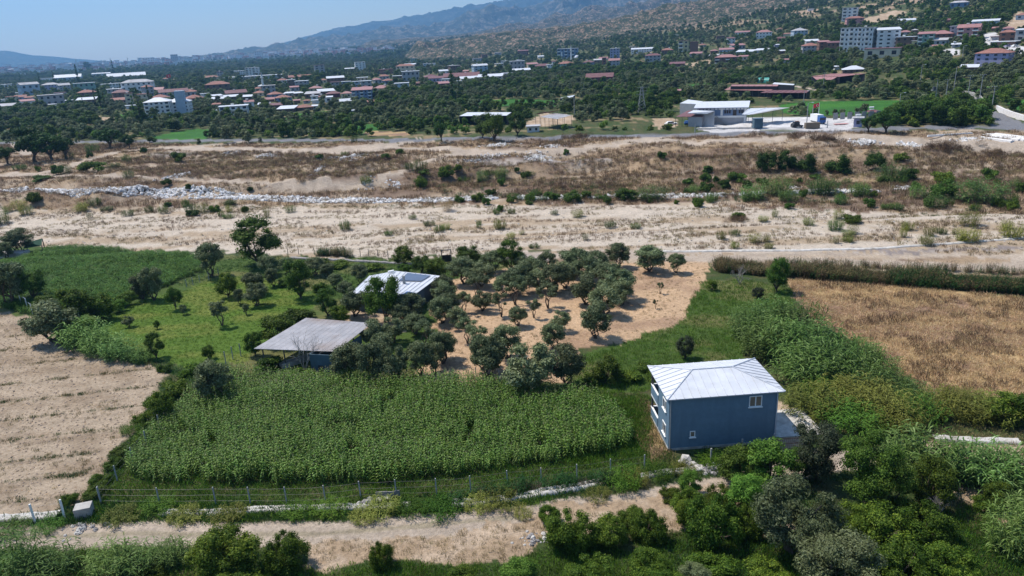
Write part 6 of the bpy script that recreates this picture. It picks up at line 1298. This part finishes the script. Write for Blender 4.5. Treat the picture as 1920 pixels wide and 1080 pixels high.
# stones: riprap on the river bank, rubble heaps, track stones
RK = [rockm('white_stone_a', 1, M['rock']), rockm('white_stone_b', 2, M['rock']), rockm('white_stone_c', 3, M['channel'])]
GRK = [rockm('grey_stone_a', 5, M['rubble']), rockm('grey_stone_b', 6, M['channel'])]
def stones(name, protos, line_, wd, n, s0, s1, thr=None):
    P = pxpoly(line_); L = np.concatenate([[0], np.cumsum(np.hypot(*np.diff(P, axis=0).T))]); s = rs.rand(n)*L[-1]; x = np.interp(s, L, P[:, 0])+rs.randn(n)*.3; y = np.interp(s, L, P[:, 1])+(rs.rand(n)-.5)*wd
    if thr: k = fbm(x/7, y/7, 401) > thr; x, y = x[k], y[k]
    S = s0+s1*rs.rand(len(x))**2; scatter(name, protos, x, y, S, tilt=.6)
stones('riprap_stones', RK, [(-60, 352), (30, 357), (150, 360), (300, 364), (420, 369), (520, 373), (640, 377), (740, 377), (830, 376)], 5.0, 4200, .5, 1.1)
stones('riprap_stones', RK, [(830, 376), (920, 372), (1000, 371), (1100, 369), (1200, 368), (1340, 366), (1500, 362), (1640, 358)], 4.5, 1700, .7, 1.0, .45)
def heap(name, cx, cy, w_, h_, n, protos, s0=.3, s1=.9):
    c0 = G(cx, cy); s = ppm(c0); R1 = w_/2/s; R2 = max(h_/2/s/max(.12, CH/c0.length), 1); x = c0.x+rs.randn(n)*R1*.5; y = c0.y+rs.randn(n)*R2*.5; scatter(name, protos, x, y, s0+s1*rs.rand(n)**2, tilt=.6)
for a_ in ((500, 290, 40, 6, 260, RK), (600, 296, 60, 8, 160, GRK), (597, 322, 14, 14, 160, RK), (660, 292, 60, 8, 300, RK), (690, 350, 30, 6, 120, RK), (930, 272, 60, 5, 280, RK), (1035, 273, 34, 4, 120, RK), (920, 294, 60, 8, 320, RK), (1010, 296, 50, 9, 420, RK), (890, 302, 60, 6, 160, GRK),
           (1620, 266, 44, 5, 300, RK), (1705, 272, 30, 6, 160, RK), (1490, 352, 24, 6, 60, RK), (1690, 352, 30, 7, 80, RK), (430, 289, 60, 6, 160, GRK), (330, 331, 50, 4, 100, RK), (1815, 262, 40, 3, 160, RK), (740, 347, 26, 6, 90, RK)):
    heap('rubble_heap', *a_)
for a_ in ((1000, 1012, 60, 20, 26, GRK, .2, .6), (165, 990, 60, 26, 40, GRK, .2, .6), (1330, 880, 60, 14, 26, GRK, .3, .7), (440, 850, 10, 10, 2, GRK), (1290, 872, 26, 10, 10, GRK, .5, .8), (690, 945, 50, 8, 16, GRK, .4, .8)): heap('loose_stones', *a_)
# river bed pebbles
X, Y = grid([(-60, 388), (640, 392), (1290, 392), (2000, 410), (2000, 478), (1000, 470), (0, 455)], 2.0); k = region(X, Y) == 1; scatter('river_pebbles', GRK, X[k], Y[k], .12+.45*rs.rand(k.sum())**4, tilt=.5)
br = [reedmesh('dry_branch_tangle', 71, 26, .9, 1.0, .8, .05, M['brownweed'], 4, 2)]
for a_ in ((1548, 262, 50, 6, 46), (1490, 258, 18, 4, 14), (1772, 277, 60, 5, 40), (1855, 288, 40, 6, 30), (1380, 414, 30, 8, 12), (700, 302, 60, 6, 30), (1080, 258, 60, 4, 40), (240, 272, 40, 4, 20)): heap('brushwood_heap', *a_, br, .8, 1.2)

br2 = [reedmesh('bank_brush_a', 75, 22, .9, .9, .5, .05, M['brownweed'], 6, 2), reedmesh('bank_brush_b', 76, 22, .9, .8, .5, .05, M['weed'], 6, 2), reedmesh('bank_brush_c', 77, 22, .9, .8, .45, .06, M['darkgreen'], 6, 2)]
for nm_, pts_, st_, th_, pr_ in (('bank_brush', [(190, 300), (330, 288), (560, 290), (760, 296), (770, 318), (640, 338), (560, 342), (300, 332), (200, 322)], 1.7, .40, br2[:2]), ('bank_brush', [(790, 318), (900, 306), (1280, 292), (1920, 284), (2050, 288), (2050, 352), (1280, 352), (790, 352)], 1.8, .42, br2[:2]), ('green_bank_brush', [(760, 350), (1280, 344), (2050, 350), (2050, 398), (1280, 378), (860, 372)], 2.0, .50, br2), ('bank_foot_weeds', [(0, 384), (640, 384), (1290, 384), (2050, 404), (2050, 412), (1290, 392), (640, 390), (0, 390)], 1.3, .42, T_['weed']+T_['dark'])):
    X, Y = grid(pts_, st_); f_ = fbm(X/13, Y/6, 451); k = (f_ > th_) & (region(X, Y) != 4); X, Y = X[k], Y[k]; scatter(nm_, pr_, X, Y, .6+.8*rs.rand(len(X)), tilt=.15)
# ------- trees beyond the road: the nearest and largest as things, the rest as woods
FT = {}
for k_, m_, R_, z0_, z1_, nl_, lf_, sh_ in (('olive', 'olive', 2.7, .5, 4.4, 1100, .33, 'round'), ('broad', 'broad', 3.4, .3, 6.2, 1200, .42, 'round'), ('citrus', 'citrus', 2.6, .1, 3.8, 900, .34, 'bush'), ('bright', 'bright', 2.6, .2, 4.0, 900, .36, 'round')):
    FT[k_] = [make_crown('distant_'+k_, M[m_], 500+i*7+len(FT), R_, z0_, z1_, nl_, lf_, 13, lobe_r=.34, asp=1.4, shape=sh_)[0] for i in range(3)]
fa = np.array([[f_[0], f_[1], f_[2], f_[3]] for f_ in FOOT])
def field_points(n, r0, r1, pw):
    r = (rs.rand(n)*(r1**pw-r0**pw)+r0**pw)**(1/pw); a = np.radians(rs.uniform(-41, 41, n)); return r*np.sin(a), r*np.cos(a)
def keep(X, Y, hgt=4.5):
    Z = H(X, Y); px, py = proj(X, Y, Z); s = F/np.sqrt(X**2+Y**2+(CH-Z)**2); ok = np.ones(len(X), bool); ok &= (px > -60) & (px < 2000)
    for f in fa:
        ok &= ~((np.abs(px-f[0]) < f[2]/2+s*.8) & (py > f[1]-f[3]*.9) & (py < f[1]+s*hgt*.62-min(2.0, f[3]*.2)))
    for o_ in FOOT:
        if o_[6]: ok &= np.hypot(X-o_[4], Y-o_[5]) > max(o_[6], o_[7])*.6+1.2
    return ok, px, py, s
def thin(X, Y, d):
    c = {}; out = []
    for i in range(len(X)):
        k = (int(X[i]/d), int(Y[i]/d))
        if k in c: continue
        c[k] = 1; out.append(i)
    return np.array(out)
X, Y = field_points(60000, 336, 900, 2.0); i_ = thin(X, Y, 4.6); X, Y = X[i_], Y[i_]
X2, Y2 = field_points(60000, 900, 2600, 1.5); i_ = thin(X2, Y2, 7.5); X2, Y2 = X2[i_], Y2[i_]
X3, Y3 = field_points(40000, 2500, 5600, 1.5); i_ = thin(X3, Y3, 19); X3, Y3 = X3[i_], Y3[i_]; k = np.degrees(np.arctan2(X3, Y3)) < -2; X3, Y3 = X3[k], Y3[k]
X = np.concatenate([X, X2, X3]); Y = np.concatenate([Y, Y2, Y3])
r_ = region(X, Y); k = (r_ == 0); X, Y = X[k], Y[k]
ok, px, py, s_ = keep(X, Y)
dn = fbm(X/45, Y/45, 601); bare = sst(.52, .62, fbm(X/60, Y/60, 61))*sst(28, 60, H(X, Y)); ok &= rs.rand(len(X)) > bare*.85
ok &= ~((dn < .40) & (rs.rand(len(X)) < .7)); az_ = np.degrees(np.arctan2(X, Y)); rr_ = np.hypot(X, Y)
ok &= (py > 242) | (rr_ > 336)
X, Y, px, py, dn, rr_ = X[ok], Y[ok], px[ok], py[ok], dn[ok], rr_[ok]
kn = fbm(X/38, Y/38, 611); kind = np.where(kn > .485, 0, np.where(kn > .43, 1, np.where(kn > .36, 2, 1))); kind = np.where(rs.rand(len(X)) < .13, rs.randint(0, 4, len(X)), kind)
sz_ = np.where(kind == 1, .75, .85)*(.55+1.0*rs.rand(len(X))**1.8)*np.where(rr_ > 2500, 2.3, np.where(rr_ > 900, 1.25, 1.0))
kk = ['olive', 'broad', 'citrus', 'bright']; order = np.argsort(rr_)
GN_ = {0: ('olive_tree', 'olive tree in the groves across the road', 'olive tree'), 1: ('broadleaf_tree', 'dark broadleaf tree in the groves across the road', 'tree'), 2: ('fruit_tree', 'low green fruit tree across the road', 'tree'), 3: ('fruit_tree', 'bright green tree across the road', 'tree')}
near = [i for i in order if -10 < px[i] < 1930][:280]; ns = set(int(i) for i in near)
SEC = [(200, 'at the far left'), (420, 'below the white flats'), (640, 'left of the yellow field'), (840, 'above the yellow field'), (1000, 'around the storage shed'), (1230, 'right of the striped frame'), (1460, 'behind the depot'), (1640, 'around the depot yard'), (1800, 'left of the curving lane'), (9999, 'at the right edge')]
BN = {0: 'silver olive across the road', 1: 'dark broadleaf tree across the road', 2: 'low green fruit tree across the road', 3: 'bright green tree across the road'}
for i in near:
    q = int(kind[i]); nm, lb, ct = GN_[q]; zn = next(t for a, t in SEC if px[i] < a)
    o = link(nm, random.choice(FT[kk[q]]), None, (X[i], Y[i], hz(X[i], Y[i])-.1), random.uniform(0, 6.28), (sz_[i], sz_[i], sz_[i]*random.uniform(.85, 1.15))); later(o, BN[q]+' '+zn, px[i], ct, lb.split(' in the groves')[0]+'s across the road')
rest = np.array([i for i in range(len(X)) if i not in ns])
P_ = [m_ for k_ in kk for m_ in FT[k_]]; ix = kind[rest]*3+rs.randint(0, 3, len(rest))
scatter('distant_woods', P_, X[rest], Y[rest], sz_[rest], zoff=-.1, idx=ix, sz=sz_[rest]*(.85+.3*rs.rand(len(rest))))
tx = [townspot()[2] for _ in range(1100)]; tX = np.array([q.x for q in tx]); tY = np.array([q.y for q in tx]); tk_ = np.clip(np.hypot(tX, tY)/2600, .9, 2.2)
scatter('far_town_mass', TP, tX, tY, tk_*(.7+.5*rs.rand(len(tX))), sz=tk_*(.5+.5*rs.rand(len(tX))))
# roadside shrubs
X, Y = grid([(0, 262), (640, 258), (1000, 250), (1300, 245), (1300, 240), (1000, 246), (640, 254), (0, 258)], 4.5); k = region(X, Y) == 0; ok = keep(X, Y, 3)[0]; k &= ok & (rs.rand(len(X)) < .7)
scatter('roadside_shrubs', FT['citrus']+FT['bright'], X[k], Y[k], .45+.5*rs.rand(k.sum()))
X, Y = grid([(1640, 236), (1680, 225), (1700, 208), (1790, 200), (1840, 214), (1850, 236), (1700, 238)], 3.6); k = region(X, Y) == 0; scatter('roadside_thicket', FT['citrus']+FT['broad'], X[k], Y[k], .7+.5*rs.rand(k.sum()))
T_['cropg'] = [tuft('field_tuft', 88, 30, .9, .7, .12, M['darkgreen'], .6)]
settle()
for o in bpy.data.objects:
    if 'label' in o and len(o['label'].split()) > 16: print('LONG', o['label'])
print('pts', len(rest), 'objects', len(bpy.data.objects))
